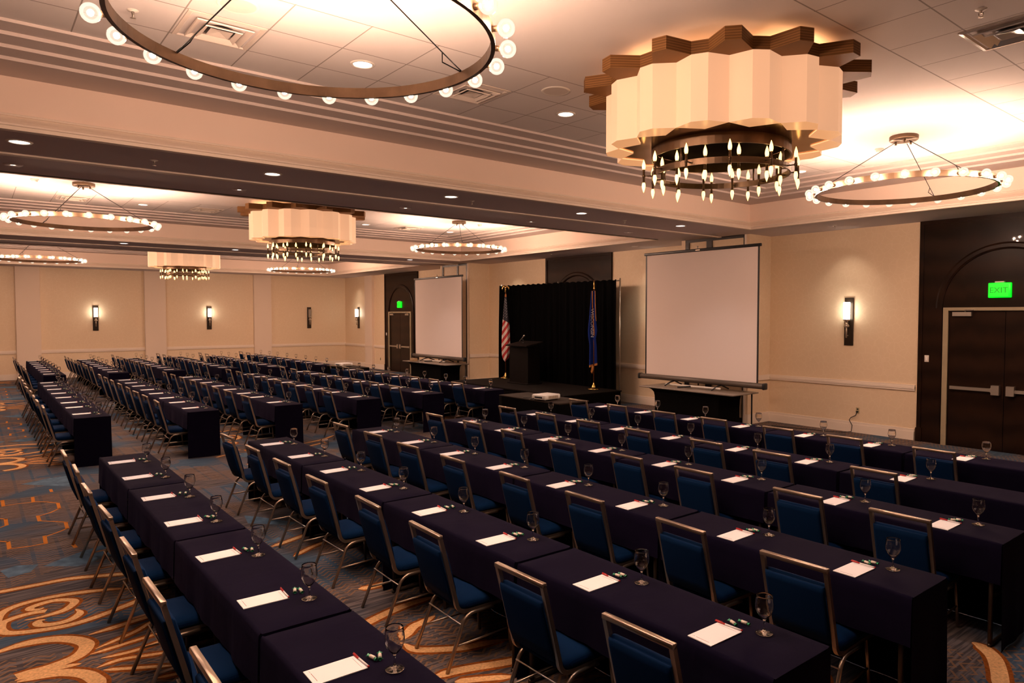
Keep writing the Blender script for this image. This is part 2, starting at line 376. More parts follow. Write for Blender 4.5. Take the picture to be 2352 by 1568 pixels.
CARPET = [[[1,0,[[7.3,0.07],[7.27,-0.13],[7.26,-0.4],[7.25,-0.61],[7.16,-0.83],[7.05,-1.06]]],[1,0,[[6.38,-1.06],[6.33,-0.97],[6.26,-0.83],[6.19,-0.67],[6.16,-0.52],[6.18,-0.38],[6.23,-0.24],[6.29,-0.15],[6.37,-0.12],[6.46,-0.12],[6.53,-0.14],[6.58,-0.23],[6.59,-0.33],[6.57,-0.4]]],[1,1,[[6.6,-1.06],[6.73,-0.89],[6.82,-0.68],[6.86,-0.53],[6.87,-0.37],[6.84,-0.24],[6.78,-0.16],[6.7,-0.12],[6.59,-0.1],[6.48,-0.09]]],[1,3,[[6.47,-0.26],[6.46,-0.34],[6.47,-0.42],[6.5,-0.51],[6.58,-0.57],[6.65,-0.59],[6.71,-0.56],[6.77,-0.47],[6.76,-0.38],[6.72,-0.31],[6.67,-0.31],[6.64,-0.36],[6.66,-0.39]]],[1,3,[[6.46,-0.58],[6.39,-0.6],[6.32,-0.58],[6.26,-0.52],[6.25,-0.43],[6.29,-0.35],[6.35,-0.33],[6.39,-0.35],[6.38,-0.38]]],[0.9,1,[[5.88,-0.6],[5.9,-0.73],[5.93,-0.88],[5.95,-0.99],[5.97,-1.06],[5.99,-1.18]]],[1.5,1,[[5.9,0.1],[5.97,-0.1],[6.0,-0.21],[5.99,-0.32],[5.94,-0.43],[5.86,-0.51],[5.77,-0.56],[5.69,-0.57],[5.59,-0.53],[5.53,-0.46],[5.49,-0.33],[5.49,-0.23],[5.48,-0.17]]],[0.8,3,[[5.43,-0.16],[5.44,-0.28],[5.44,-0.41],[5.42,-0.51]]],[1.5,1,[[5.4,-0.17],[5.39,-0.26],[5.37,-0.38],[5.31,-0.46],[5.23,-0.52],[5.14,-0.55],[5.07,-0.56],[4.95,-0.53],[4.88,-0.46],[4.83,-0.32]]],[0.6,3,[[5.6,-0.61],[5.69,-0.8],[5.75,-0.9],[5.87,-1.02]]],[0.6,3,[[5.53,-0.57],[5.55,-0.73],[5.58,-0.93],[5.59,-0.99]]],[0.6,3,[[5.42,-0.62],[5.4,-0.8],[5.43,-0.95],[5.46,-1.05]]],[0.6,3,[[5.29,-0.58],[5.32,-0.72],[5.27,-0.87],[5.22,-1.02]]],[0.6,3,[[5.23,-0.61],[5.14,-0.76],[4.99,-1.0]]],[0.6,3,[[4.9,-0.85],[4.87,-1.0],[4.86,-1.16]]],[1.2,3,[[5.44,-2.46],[5.41,-2.58],[5.42,-2.73]]],[1.3,3,[[4.72,-2.08],[4.8,-2.26],[4.87,-2.49],[4.9,-2.7],[4.89,-2.9]]],[1.2,3,[[4.38,-2.32],[4.45,-2.39],[4.52,-2.48],[4.54,-2.57],[4.58,-2.69]]],[1.2,3,[[4.32,-2.29],[4.18,-2.32],[4.02,-2.55],[3.97,-2.71],[3.91,-2.9]]],[1.3,3,[[3.79,-2.19],[3.78,-2.32],[3.74,-2.46],[3.65,-2.7],[3.61,-2.89]]],[1.0,3,[[3.66,-2.29],[3.6,-2.41],[3.47,-2.63]]],[1.0,3,[[6.99,-2.25],[7.04,-2.39],[7.13,-2.61],[7.22,-2.82]]],[0.8,3,[[6.57,-2.32],[6.72,-2.54],[6.81,-2.75]]],[0.8,3,[[12.3,-4.55],[12.49,-4.98],[12.79,-5.32]]],[0.8,3,[[11.96,-4.47],[12.2,-4.94]]],[1.0,2,[[13.88,-3.56],[14.04,-3.66],[14.05,-3.76],[13.95,-3.85],[13.7,-3.85],[13.53,-3.77],[13.5,-3.65],[13.63,-3.56]]],[1.0,2,[[13.05,-3.44],[13.03,-3.54],[13.12,-3.62],[13.21,-3.62],[13.29,-3.52]]],[0.8,2,[[14.53,-3.78],[14.65,-3.92],[14.63,-4.04],[14.45,-4.09],[14.24,-3.98],[14.32,-3.79]]],[0.7,2,[[12.4,-3.34],[12.43,-3.43],[12.41,-3.51]]],[0.7,2,[[12.26,-3.31],[12.22,-3.41]]],[0.7,2,[[11.99,-3.02],[12.09,-3.2],[11.97,-3.39]]],[1.6,3,[[1.8,-5.39],[1.73,-5.37],[1.63,-5.27],[1.55,-5.11],[1.48,-4.92],[1.45,-4.78]]]],[[3,[[10.83,-0.55],[10.52,-0.54]]],[3,[[10.29,-0.77],[9.97,-0.76]]],[3,[[9.79,-0.54],[9.51,-0.54]]],[3,[[9.27,-0.76],[8.98,-0.75]]],[3,[[8.84,-0.54],[8.52,-0.53]]],[3,[[8.85,-0.24],[8.55,-0.24]]],[3,[[9.86,-0.25],[9.54,-0.25]]],[3,[[10.88,-0.25],[10.52,-0.25]]],[3,[[11.17,-0.76],[10.99,-0.76]]],[3,[[8.32,-0.74],[8.19,-0.75]]],[1.2,[[10.55,-0.55],[10.44,-0.67],[10.27,-0.78]]],[1.2,[[10.0,-0.77],[9.84,-0.66],[9.76,-0.55]]],[1.2,[[9.52,-0.54],[9.39,-0.67],[9.25,-0.78]]],[1.2,[[9.0,-0.76],[8.88,-0.64],[8.8,-0.54]]],[1.2,[[8.54,-0.53],[8.53,-0.41],[8.56,-0.25]]],[1.2,[[8.83,-0.24],[8.87,-0.21],[8.96,-0.14]]],[1.2,[[9.83,-0.26],[9.88,-0.23],[9.97,-0.16]]],[1.2,[[10.54,-0.25],[10.56,-0.39],[10.53,-0.53]]],[1.2,[[9.55,-0.25],[9.5,-0.2],[9.46,-0.15]]],[1.2,[[10.84,-0.26],[10.83,-0.23],[10.81,-0.2]]]],[[[11.75,-0.47],[11.94,-0.77],[11.99,-1.09],[11.11,-1.05],[11.44,-0.74]],[[7.77,-0.46],[7.9,-0.61],[8.0,-0.75],[8.11,-0.95],[8.04,-1.07],[7.72,-1.0],[7.57,-0.7]],[[7.87,-0.15],[7.95,-0.26],[7.86,-0.43],[7.67,-0.36],[7.62,-0.2]],[[8.29,-2.37],[8.14,-2.48],[7.93,-2.58],[7.64,-2.75],[7.58,-2.65],[7.78,-2.47],[7.95,-2.31]],[[7.17,-2.24],[7.26,-2.41],[7.18,-2.42],[7.11,-2.32]]]]
fl = MB()
fl.add([(XB,YS-.2,0),(XF+.2,YS-.2,0),(XF+.2,YL+.2,0),(XB,YL+.2,0)], [(0,1,2,3)], 0)
def pattern(dx, dy, mir, lo, hi, keep):
    # the scroll work repeats over the floor
    T = lambda p: (p[0]+dx, (-p[1] if mir else p[1])+dy)
    def ok(L): return all(lo[0] < q[0] < hi[0] and lo[1] < q[1] < hi[1] for q in L)
    for L in CARPET[2]:
        Q = [T(p) for p in L]
        if ok(Q): fl.add([(x,y,.0006) for x,y in Q], [tuple(range(len(Q)))], 4)
    for i, (w, t, L) in enumerate(CARPET[0]):
        if keep is not None and i >= keep: continue
        Q = [T(p) for p in L]
        if not ok(Q): continue
        ribbon(Q, .062*w + .055, t, .0012 + i*2e-6, fl, 2); ribbon(Q, .062*w, t, .0020 + i*2e-6, fl, 1)
    for w, L in CARPET[1]:
        Q = [T(p) for p in L]
        if ok(Q): ribbon(Q, .035 if w > 2 else .022, 0, .0009, fl, 3, 1)
IN = ((XB+.05, YS+.05), (XF-.05, YL-.05))
pattern(0, 0, False, *IN, None)
for k, (dx, dy, mir) in enumerate([(8.1,0,0),(16.2,0,0),(24.3,0,0),(-8.1,0,0),(0,.25,1),(8.1,.25,1),(16.2,.25,1),(24.3,.25,1)] +
        [(8.1*i + 4.05*(j % 2) - 8.1, -3.1*j - 1.2, j % 2) for j in range(1,4) for i in range(0,5)]):
    pattern(dx, dy, bool(mir), *IN, 15)
struct('floor', fl, [M['carpet'], M['carpet_cream'], M['carpet_rust'], M['carpet_orange'], M['carpet_blue']])

M['bounce_dark'] = wood('dark unseen wall brown', (.05,.026,.012), (.10,.055,.028), (1,1,.3), .5)  # invented dark finish for the unseen walls, added to cut bounced light
w = MB().box(XB, YS-.2, 0, XF, YS, 4.7); struct('wall_stage', w, M['wallpaper'])
w = MB().box(XF, YS-.2, 0, XF+.2, YL+.2, 4.7); struct('wall_far', w, M['wallpaper'])
w = MB().box(XB, YL, 0, XF, YL+.2, 4.7); struct('wall_left', w, M['bounce_dark'])
w = MB().box(XB-.2, YS-.2, 0, XB, YL+.2, 4.7); struct('wall_back', w, M['bounce_dark'])

# ceiling: soffit beams around three coffers, stepped edges, tile field
cl = MB()
def slab(x0, x1, y0, y1):
    cl.box(x0, y0, ZS, x1, y1, 4.72)
xs = [XB]
for bx in BX: xs += [bx-HX-.08, bx+HX+.08]
xs.append(XF)
for i in range(0, len(xs), 2): slab(xs[i], xs[i+1], YS, YL)
for i in range(1, len(xs)-1, 2):
    slab(xs[i], xs[i+1], YS, BY-HY-.08); slab(xs[i], xs[i+1], BY+HY+.08, YL)
struct('ceiling', cl, M['soffit'])
def frame_sweep(prof, mats):
    # prof: (inset from the soffit lip, height, material); swept round a rectangle with mitred corners
    mb = MB(); pts = []
    for d, z, mi in prof:
        pts.append([(-HX+d,-HY+d,z),(HX-d,-HY+d,z),(HX-d,HY-d,z),(-HX+d,HY-d,z)])
    for i in range(len(prof)-1):
        mb.loft([pts[i], pts[i+1]], mi=prof[i][2], smooth=False)
    return mb
crown = [(-.082,ZS-.012,0),(0,ZS-.012,0),(0,ZS+.022,0),(.012,ZS+.026,0),(.012,ZS+.044,0),(.002,ZS+.05,0),(-.012,ZS+.066,0),(-.036,ZS+.086,0),(-.060,ZS+.112,0),(-.066,ZS+.122,0),(-.052,ZS+.126,0),(-.052,ZS+.142,0),(-.078,ZS+.150,0)]
steps = [(-.078,ZS+.150,0),(-.078,ZS+.485,1),(.44,ZS+.485,2),(.44,ZS+.515,1),(.68,ZS+.515,2),(.68,ZS+.545,1),(.92,ZS+.545,2),(.92,ZS+.575,1),(1.15,ZS+.575,2),(1.15,ZC,2)]
for i, bx in enumerate(BX):
    c0 = frame_sweep(crown, None); struct('trim_%d' % (i+1), c0, [M['paint_white']], None, (bx,BY,0))
    s0 = frame_sweep(steps, None)
    struct('ceiling_step', s0, [M['fascia'], M['step'], M['step']], None, (bx,BY,0))
    t0 = MB().add([(-HX+1.1,-HY+1.1,ZC),(HX-1.1,-HY+1.1,ZC),(HX-1.1,HY-1.1,ZC),(-HX+1.1,HY-1.1,ZC)], [(3,2,1,0)])
    t0.add([(-HX-.1,-HY-.1,ZC+.11),(HX+.1,-HY-.1,ZC+.11),(HX+.1,HY+.1,ZC+.11),(-HX-.1,HY+.1,ZC+.11)], [(0,1,2,3)])
    struct('ceiling_tile', t0, [M['tile']], None, (bx,BY,0))
# partition tracks: a slim white groove down the middle of each beam
for i, xm in enumerate(((BX[0]+BX[1])/2, (BX[1]+BX[2])/2)):
    g = MB().box(xm-.05, YS+.8, ZS-.018, xm+.05, YL, ZS); struct('trim_%d' % (4+i), g, M['paint_white'])

# wall trim
def rail(name, boxes, m=None):
    mb = MB()
    for bb in boxes: mb.box(*bb)
    struct(name, mb, m or M['paint_white'])
P1 = (8.55, 10.35); P2 = (19.15, 20.96); PF = -12.6
segs = [(XB,2.62),(5.51,P1[0]),(P1[1],13.36),(16.14,P2[0]),(P2[1],23.92),(26.70,27.75),(28.45,XF)]
rail('trim_6', [(a, YS, .91, b_, YS+.03, 1.02) for a, b_ in segs] + [(a, YS, .945, b_, YS+.042, .985) for a, b_ in segs])
rail('baseboard_stage', [(a, YS, 0, b_, YS+.022, .21) for a, b_ in segs] + [(a, YS, 0, b_, YS+.03, .16) for a, b_ in segs])
PIL = [(-1.93,-1.22),(-5.94,-5.21),(-10.01,-9.29),(2.09,2.7)]
fs = [(YS,-10.01),(-9.29,-5.94),(-5.21,-1.93),(-1.22,2.09)]
rail('trim_7', [(XF-.03, a, .92, XF, b_, 1.04) for a, b_ in fs] + [(XF-.042, a, .96, XF, b_, 1.0) for a, b_ in fs])
rail('baseboard_far', [(XF-.022, a, 0, XF, b_, .21) for a, b_ in fs] + [(XF-.03, a, 0, XF, b_, .16) for a, b_ in fs])
for k, (a, b_) in enumerate(PIL):
    mb = MB().box(XF-.12, a, 0, XF, b_, ZS).box(XF-.145, a-.012, 0, XF-.12, b_+.012, .2)
    mb.box(XF-.13, a+.012, .2, XF-.12, b_-.012, ZS-.03); struct('wall_pilaster', mb, M['paint'])
mb = MB().box(27.75, YS, 0, 28.45, YS+.12, ZS).box(27.74, YS+.12, 0, 28.46, YS+.145, .2); struct('wall_pilaster', mb, M['paint'])
# piers that hold the folding partitions
for (x0, x1), st in ((P1, ((8.70,9.51),(9.66,10.14))), (P2, ((19.36,19.84),(19.92,20.78)))):
    mb = MB().box(x0, YS, 0, x1, PF-.05, ZS).box(x0, PF-.05, 0, x0+.10, PF, ZS).box(x1-.11, PF-.05, 0, x1, PF, ZS)
    mb.box(x0-.022, YS, 0, x0, PF, .21, 1).box(x0-.03, YS, .91, x0, PF, 1.02, 1).box(x0-.02, PF-.03, 0, x0+.10, PF+.02, .21, 1)
    mb.box(x0+.06, PF, 0, x0+.1, PF+.025, ZS, 1)
    struct('wall_pier', mb, [M['wallpaper'], M['paint_white']])
    dmb = MB(); a0, a1 = x0+.10, x1-.11
    for (s0_, s1_) in st: dmb.box(s0_-.012, PF-.05, .12, s1_+.012, PF-.035, 3.945, 1)
    dmb.box(a0, PF-.05, 0, a1, PF-.01, .12).box(a0, PF-.05, 3.94, a1, PF-.005, ZS)
    ed = [a0] + [v for s in st for v in s] + [a1]
    for k in range(0, len(ed), 2): dmb.box(ed[k], PF-.05, 0, ed[k+1], PF-.01, ZS)
    struct('door_partition', dmb, [M['dark_frame'], M['wallpaper']])

# dark panelled door portals on the stage wall
def portal(cx, doors=True):
    x0, x1 = cx-1.39, cx+1.39; y = YS
    root = struct('door_1' if cx < 10 else 'door_2' if cx > 20 else 'door_3', MB().box(x0, y, 0, x1, y+.04, ZS), M['dark_wood'])
    fr_ = MB()
    for a, b_ in ((x0, x0+.07), (x1-.07, x1)): fr_.box(a, y+.04, 0, b_, y+.06, ZS)
    fr_.box(x0+.07, y+.04, ZS-.07, x1-.07, y+.06, ZS)
    fr_.box(x0-.015, y+.0, 0, x0+.09, y+.072, .25).box(x1-.09, y+.0, 0, x1+.015, y+.072, .25)
    struct('panel_frame', fr_, M['dark_wood'], root)
    ar = MB(); n = 40; zc = 2.43; ri, ro = .985, 1.10
    rings = []
    for k in range(n+1):
        a = PI*k/n
        c_, s_ = math.cos(a), math.sin(a)
        rings.append([(cx+ri*c_, y+.04, zc+ri*s_),(cx+ri*c_, y+.062, zc+ri*s_),(cx+(ri+.03)*c_, y+.075, zc+(ri+.03)*s_),(cx+(ro-.03)*c_, y+.075, zc+(ro-.03)*s_),(cx+ro*c_, y+.062, zc+ro*s_),(cx+ro*c_, y+.04, zc+ro*s_)])
    ar.loft(rings, closed=True, smooth=False)
    for sg in (-1, 1):
        a, b_ = sorted((cx+sg*ri, cx+sg*ro)); ar.box(a, y+.04, 0, b_, y+.07, zc)
    struct('arch_molding', ar, M['dark_wood'], root)
    if not doors: return
    df = MB()
    for sg in (-1, 1):
        a, b_ = sorted((cx+sg*.87, cx+sg*.955)); df.box(a, y+.04, 0, b_, y+.11, 2.44)
        a, b_ = sorted((cx+sg*.87, cx+sg*.90)); df.box(a, y+.04, 0, b_, y+.075, 2.40)
    df.box(cx-.87, y+.04, 2.385, cx+.87, y+.11, 2.44)
    struct('door_frame', df, mat('door frame enamel', (.30,.245,.155), .55), root)
    for sg in (-1, 1):
        a, b_ = sorted((cx+sg*.006, cx+sg*.865))
        lf = struct('door_leaf', MB().box(a, y+.04, .01, b_, y+.062, 2.38), M['dark_wood'], root)
        bar = MB(); xa, xb_ = sorted((cx+sg*.82, cx+sg*.15))
        bar.box(xa, y+.085, 1.01, xb_, y+.13, 1.065).box(xa-.02, y+.062, 1.0, xa+.04, y+.12, 1.075)
        h0, h1 = sorted((cx+sg*.05, cx+sg*.17)); bar.box(h0, y+.062, .96, h1, y+.15, 1.12)
        struct('push_bar', bar, M['steel'], lf)
        dc = MB(); a, b_ = sorted((cx+sg*.80, cx+sg*.50)); dc.box(a, y+.062, 2.29, b_, y+.125, 2.36)
        dc.tube([(cx+sg*.60, y+.10, 2.36),(cx+sg*.60, y+.11, 2.395),(cx+sg*.44, y+.22, 2.395)], .012, 6)
        struct('door_closer', dc, M['steel'], lf)
portal(4.07); portal(25.30); portal(14.75, False)

# exit signs
def text_mesh(s, size, ext=.002):
    cu = bpy.data.curves.new('lettering', 'FONT'); cu.body = s; cu.size = size; cu.extrude = ext
    cu.align_x = 'CENTER'; cu.align_y = 'CENTER'
    to = bpy.data.objects.new('lettering', cu); COL.objects.link(to)
    dg = bpy.context.evaluated_depsgraph_get(); dg.update()
    me = bpy.data.meshes.new_from_object(to.evaluated_get(dg))
    bpy.data.objects.remove(to); bpy.data.curves.remove(cu)
    return me
def exit_sign(cx, zc, label):
    t = thing('exit_sign', label, 'exit sign', (cx, YS+.04, zc), 0, 'green exit signs')
    part('housing', MB().rbox(-.17,.0,-.125,.17,.05,.125,.012), M['exit_green'], t)
    part('canopy', MB().rbox(-.07,0,.125,.07,.06,.15,.006), M['white_plastic'], t)
    part('face', MB().box(-.135,.05,-.105,.155,.056,.105), M['exit_green'], t)
    me = text_mesh('EXIT', .135); me.materials.clear(); me.materials.append(M['exit_letter'])
    link('lettering', me, t, (.01,.0585,-.004), (PI/2, 0, PI))
exit_sign(4.165, 2.725, 'glowing green exit sign over the dark double doors at the right edge')
exit_sign(25.35, 2.72, 'small glowing green exit sign over the far double doors beside the far screen')

def switch(x, z, label):
    t = thing('light_switch', label, 'light switch', (x, YS+.04, z))
    part('cover_plate', MB().rbox(-.038,0,-.06,.038,.008,.06,.004), M['white_plastic'], t)
    part('rocker', MB().box(-.016,.008,-.032,.016,.013,.032), M['paper'], t)
switch(5.31, 1.52, 'white light switch on the dark panel left of the near double doors')
switch(26.55, 1.51, 'tiny white light switch on the dark panel left of the far double doors')
def outlet(name, label, loc, rz):
    t = thing(name, label, 'outlet', loc, rz)
    part('cover_plate', MB().rbox(-.036,0,-.058,.036,.008,.058,.004), mat('ivory plastic', (.46,.36,.20), .5), t)
    part('socket', MB().box(-.017,.008,.01,.017,.012,.036).box(-.017,.008,-.036,.017,.012,-.01), M['black'], t)
outlet('wall_outlet', 'ivory wall outlet with a cord plugged in, below the sconce by the doors', (6.58, YS, .44), 0)
outlet('wall_outlet', 'ivory wall outlet low on the far wall behind the second row', (XF, -2.84, .44), PI/2)
outlet('wall_outlet', 'ivory wall outlet low on the wall left of the far double doors', (27.2, YS, .44), 0)
cb = MB(); cb.rbox(6.565, YS+.012, .40, 6.60, YS+.045, .43, .005)
cb.tube([(6.585,YS+.03,.40),(6.60,YS+.05,.34),(6.69,YS+.055,.29),(6.72,YS+.06,.24),(6.66,YS+.06,.14),(6.66,YS+.09,.02),(6.75,YS+.2,.008),(7.0,YS+.35,.008),(7.5,YS+.45,.008),(8.1,YS+.6,.008)], .008, 6)
solo('power_cord', cb, M['rubber'], 'thin cord hanging from the wall outlet down to the carpet', 'power cord')

# sconces
def sconce(x, y, rz, lit, label):
    t = thing('wall_sconce', label, 'wall sconce', (x, y, 0), rz, 'tall bronze wall sconces')
    part('back_plate', MB().rbox(-.09,0,1.71,.09,.03,2.65,.006), M['bronze_dark'], t)
    part('glass_shade', MB().lathe([(.002,2.22),(.058,2.22),(.062,2.23),(.062,2.555),(.056,2.56),(.054,2.25),(.002,2.25)], 20, (0,.115,0)), M['sconce_glass'] if lit else M['sconce_off'], t)
    part('stem', MB().tube([(0,.115,1.86),(0,.115,2.12)], .016, 10).lathe([(.002,2.06),(.05,2.075),(.055,2.09),(.05,2.11),(.03,2.13),(.03,2.19),(.062,2.20),(.062,2.225),(.002,2.226)], 20, (0,.115,0)), M['chrome'], t)
    part('arm', MB().tube([(0,.03,1.90),(0,.115,1.90)], .011, 8), M['chrome'], t)
    part('arm', MB().tube([(0,.03,2.09),(0,.115,2.09)], .014, 8), M['chrome'], t)
    if lit:
        ld = bpy.data.lights.new('sconce uplight', 'SPOT'); ld.energy = 5; ld.color = (1,.88,.68); ld.spot_size = math.radians(26); ld.spot_blend = .6; ld.shadow_soft_size = .04
        lo = link('sconce uplight', ld, t, (0,.10,2.60), (PI - .10, 0, 0))
sconce(6.78, YS, 0, True, 'lit bronze sconce on the near cream wall beside the dark doors')
sconce(11.78, YS, 0, True, 'lit bronze sconce glowing behind the left edge of the near screen')
sconce(29.3, YS, 0, True, 'lit bronze sconce in the far corner seen from the side')
sconce(XF, -3.6, PI/2, True, 'lit bronze sconce on the far wall, leftmost of three')
sconce(XF, -7.54, PI/2, True, 'lit bronze sconce on the far wall, middle of three')
sconce(XF, -11.69, PI/2, False, 'unlit bronze sconce on the far wall, rightmost of three')
# ------------------------------------------------------------------ ring chandeliers
def ring_chandelier():
    t = thing('ring_chandelier', 'x', 'chandelier', (0,0,0))
    part('canopy', MB().lathe([(.002,4.60),(.165,4.60),(.17,4.595),(.17,4.55),(.16,4.54),(.002,4.54)], 28).tube([(.1,.0,4.54),(.1,0,4.50)], .014, 8).tube([(-.05,.087,4.54),(-.05,.087,4.50)], .014, 8).tube([(-.05,-.087,4.54),(-.05,-.087,4.50)], .014, 8), M['bronze'], t)
    z0, z1 = 3.885, 3.955
    part('band', MB().lathe([(1.03,z0),(1.055,z0),(1.055,z1),(1.03,z1)], 96, smooth=False, close=True), M['bronze'], t)
    for k in range(3):
        a = 2*PI*k/3 + .55; ex, ey = 1.042*math.cos(a), 1.042*math.sin(a)
        kx, ky = .88*math.cos(a), .88*math.sin(a)
        part('cable', MB().tube([(.1*math.cos(a),.1*math.sin(a),4.52),(kx,ky,4.045),(ex,ey,3.95)], .0045, 5)
             .tube([(kx,ky,4.045),(kx+.03*math.cos(a+1),ky+.03*math.sin(a+1),3.99),(ex*.985,ey*.985,3.95)], .0045, 5), M['rubber'], t)
    bulb = MB().sphere((0,0,0), .052, 16, 10).mesh('bulb', M['globe'])
    fil = MB().sphere((0,0,0), .017, 8, 6).mesh('filament', M['filament'])
    sock = MB().tube([(-.085,0,0),(-.045,0,0)], .018, 8).mesh('socket', M['bronze'])
    for k in range(23):
        a = 2*PI*(k+.3)/23
        b_ = link('bulb', bulb, t, (1.135*math.cos(a), 1.135*math.sin(a), 3.915), (0,0,a))
        link('filament', fil, b_); link('socket', sock, b_)
    return t
ring = ring_chandelier()
RL = [('large ring chandelier with globe bulbs, cut off by the top of the picture','ring chandelier of globe bulbs right of the big drum chandelier'),
      ('ring chandelier of globe bulbs left of the middle drum chandelier','ring chandelier of globe bulbs right of the middle drum, above the far screen'),
      ('ring chandelier of globe bulbs left of the farthest drum, over the far wall','ring chandelier of globe bulbs just below the middle drum chandelier')]
first = True
for i, bx in enumerate(BX):
    for j, y in enumerate((-1.58, -9.30)):
        o = ring if first else copy_tree(ring); first = False
        o.location = (bx, y, 0); o['label'] = RL[i][j]; o['group'] = 'ring chandeliers with globe bulbs'

# ------------------------------------------------------------------ drum chandeliers
def drum_chandelier():
    t = thing('drum_chandelier', 'x', 'chandelier')
    n = 14; dp = 2*PI/n
    pol = lambda r, a: (r*math.cos(a), r*math.sin(a))
    crown_, shade_, star = [], [], []
    for k in range(n):
        a = k*dp
        w1 = .062
        for s in (-1, 1):
            r = 1.275; crown_.append((r*math.cos(a) - s*w1*math.sin(a), r*math.sin(a) + s*w1*math.cos(a)))
        am = a + dp/2; w2 = .068
        fl2 = [(1.06*math.cos(am) - s*w2*math.sin(am), 1.06*math.sin(am) + s*w2*math.cos(am)) for s in (-1, 1)]
        crown_ += fl2
        shade_ += [pol(.955, a)] + fl2
    zt, zb = 4.48, 4.375
    N_ = len(crown_)
    inner = [pol(.90, math.atan2(y, x)) for x, y in crown_]
    mb = MB()
    mb.loft([[(x,y,zb) for x,y in inner],[(x,y,zb) for x,y in crown_],[(x,y,zt) for x,y in crown_],[(x,y,zt) for x,y in inner]], smooth=False, loop=True)
    part('wooden_crown', mb, M['veneer'], t)
    zsb = 3.845
    sh = MB().loft([[(x,y,zsb) for x,y in shade_],[(x,y,zb+.002) for x,y in shade_]], smooth=False)
    part('shade', sh, M['shade'], t)
    # bottom plate: pentagons between the valleys
    bp_ = MB(); st = MB(); rp = .80
    for k in range(n):
        v0, f0, f1 = shade_[3*k:3*k+3]; v1 = shade_[(3*k+3) % len(shade_)]
        ip = pol(rp, k*dp + dp/2)
        bp_.add([(*q, zsb) for q in (v0, f0, f1, v1, ip)], [(4,3,2,1,0)])
        # polished star walls that run up from the inner edge
        u0, u1, ui = pol(.62, k*dp), pol(.62, (k+1)*dp), pol(.62, k*dp+dp/2)
        for a_, b_, c_, d_ in ((v0, ip, ui, u0), (ip, v1, u1, ui)):
            st.add([(*a_,zsb+.010),(*b_,zsb+.010),(*c_,zsb+.012),(*d_,zsb+.012)], [(0,1,2,3)])
    part('bottom_panel', bp_, M['plate_lit'], t)
    part('bronze_star', st, M['gold_plate'], t)
    part('dome', MB().lathe([(.617,zsb+.012),(.612,zsb+.20),(.30,zsb+.24),(.01,zsb+.25)], 40), M['plate_dark'], t)
    part('upper_band', MB().lathe([(.62,3.762),(.635,3.762),(.635,3.856),(.62,3.856)], 64, smooth=False, close=True), M['bronze'], t)
    part('candle_band', MB().lathe([(.618,3.595),(.632,3.595),(.632,3.648),(.618,3.648)], 64, smooth=False, close=True), M['bronze'], t)
    for k in range(4):
        a = k*PI/2 + .5
        part('rod', MB().tube([(.626*math.cos(a),.626*math.sin(a),3.64),(.626*math.cos(a),.626*math.sin(a),3.765)], .009, 6), M['bronze'], t)
    tip = [(.004,-.048),(.012,-.046),(.0165,-.030),(.0175,-.012),(.014,.010),(.007,.032),(.0015,.048)]
    up = MB().lathe(tip, 10).mesh('bulb', M['candle'])
    dn = MB().lathe([(r,-z) for r, z in tip][::-1], 10).mesh('bulb', M['candle'])
    body = MB().tube([(0,0,-.062),(0,0,.062)], .0115, 8).tube([(0,0,-.012),(0,0,.012)], .015, 8)
    bo = body.tube([(0,0,0),(-.075,0,0)], .006, 6).mesh('candle_arm', M['bronze']); bi = MB().tube([(0,0,-.062),(0,0,.062)], .0115, 8).tube([(0,0,0),(.075,0,0)], .006, 6).mesh('candle_arm', M['bronze'])
    for k in range(24):
        outer = k % 2 == 0
        a = 2*PI*(k//2)/12 + (.12 if outer else .30)
        r = .705 if outer else .545
        c_ = link('candle_arm', bo if outer else bi, t, (r*math.cos(a), r*math.sin(a), 3.62), (0,0,a))
        link('bulb', up, c_, (0,0,.108)); link('bulb', dn, c_, (0,0,-.108))
    part('ceiling_stem', MB().lathe([(.002,4.60),(.22,4.60),(.22,4.57),(.05,4.56),(.05,4.46),(.002,4.46)], 24), M['bronze_dark'], t)
    part('inner_frame', MB().tube([(-.9,0,4.47),(.9,0,4.47)], .012, 6).tube([(0,-.9,4.47),(0,.9,4.47)], .012, 6), M['bronze_dark'], t)
    ld = bpy.data.lights.new('drum lamp glow', 'POINT'); ld.energy = 15; ld.color = (1,.48,.20); ld.shadow_soft_size = .10
    for k in range(3):
        a = k*2*PI/3 + .4; link('drum lamp glow', ld, t, (.75*math.cos(a), .75*math.sin(a), 4.30))
    return t
drum = drum_chandelier()
DL = ['huge pleated drum chandelier with wooden crown hanging nearest the camera', 'pleated drum chandelier with candle bulbs in the middle bay', 'smallest pleated drum chandelier, near the far wall with its crown hidden']
for i, bx in enumerate(BX):
    o = drum if i == 0 else copy_tree(drum)
    o.location = (bx, BY, 0); o.rotation_euler = (0,0,math.atan2(5.45,-4.03) + math.radians(4.0) + 2*PI/14)
    o['label'] = DL[i]; o['group'] = 'drum chandeliers with wooden crowns'

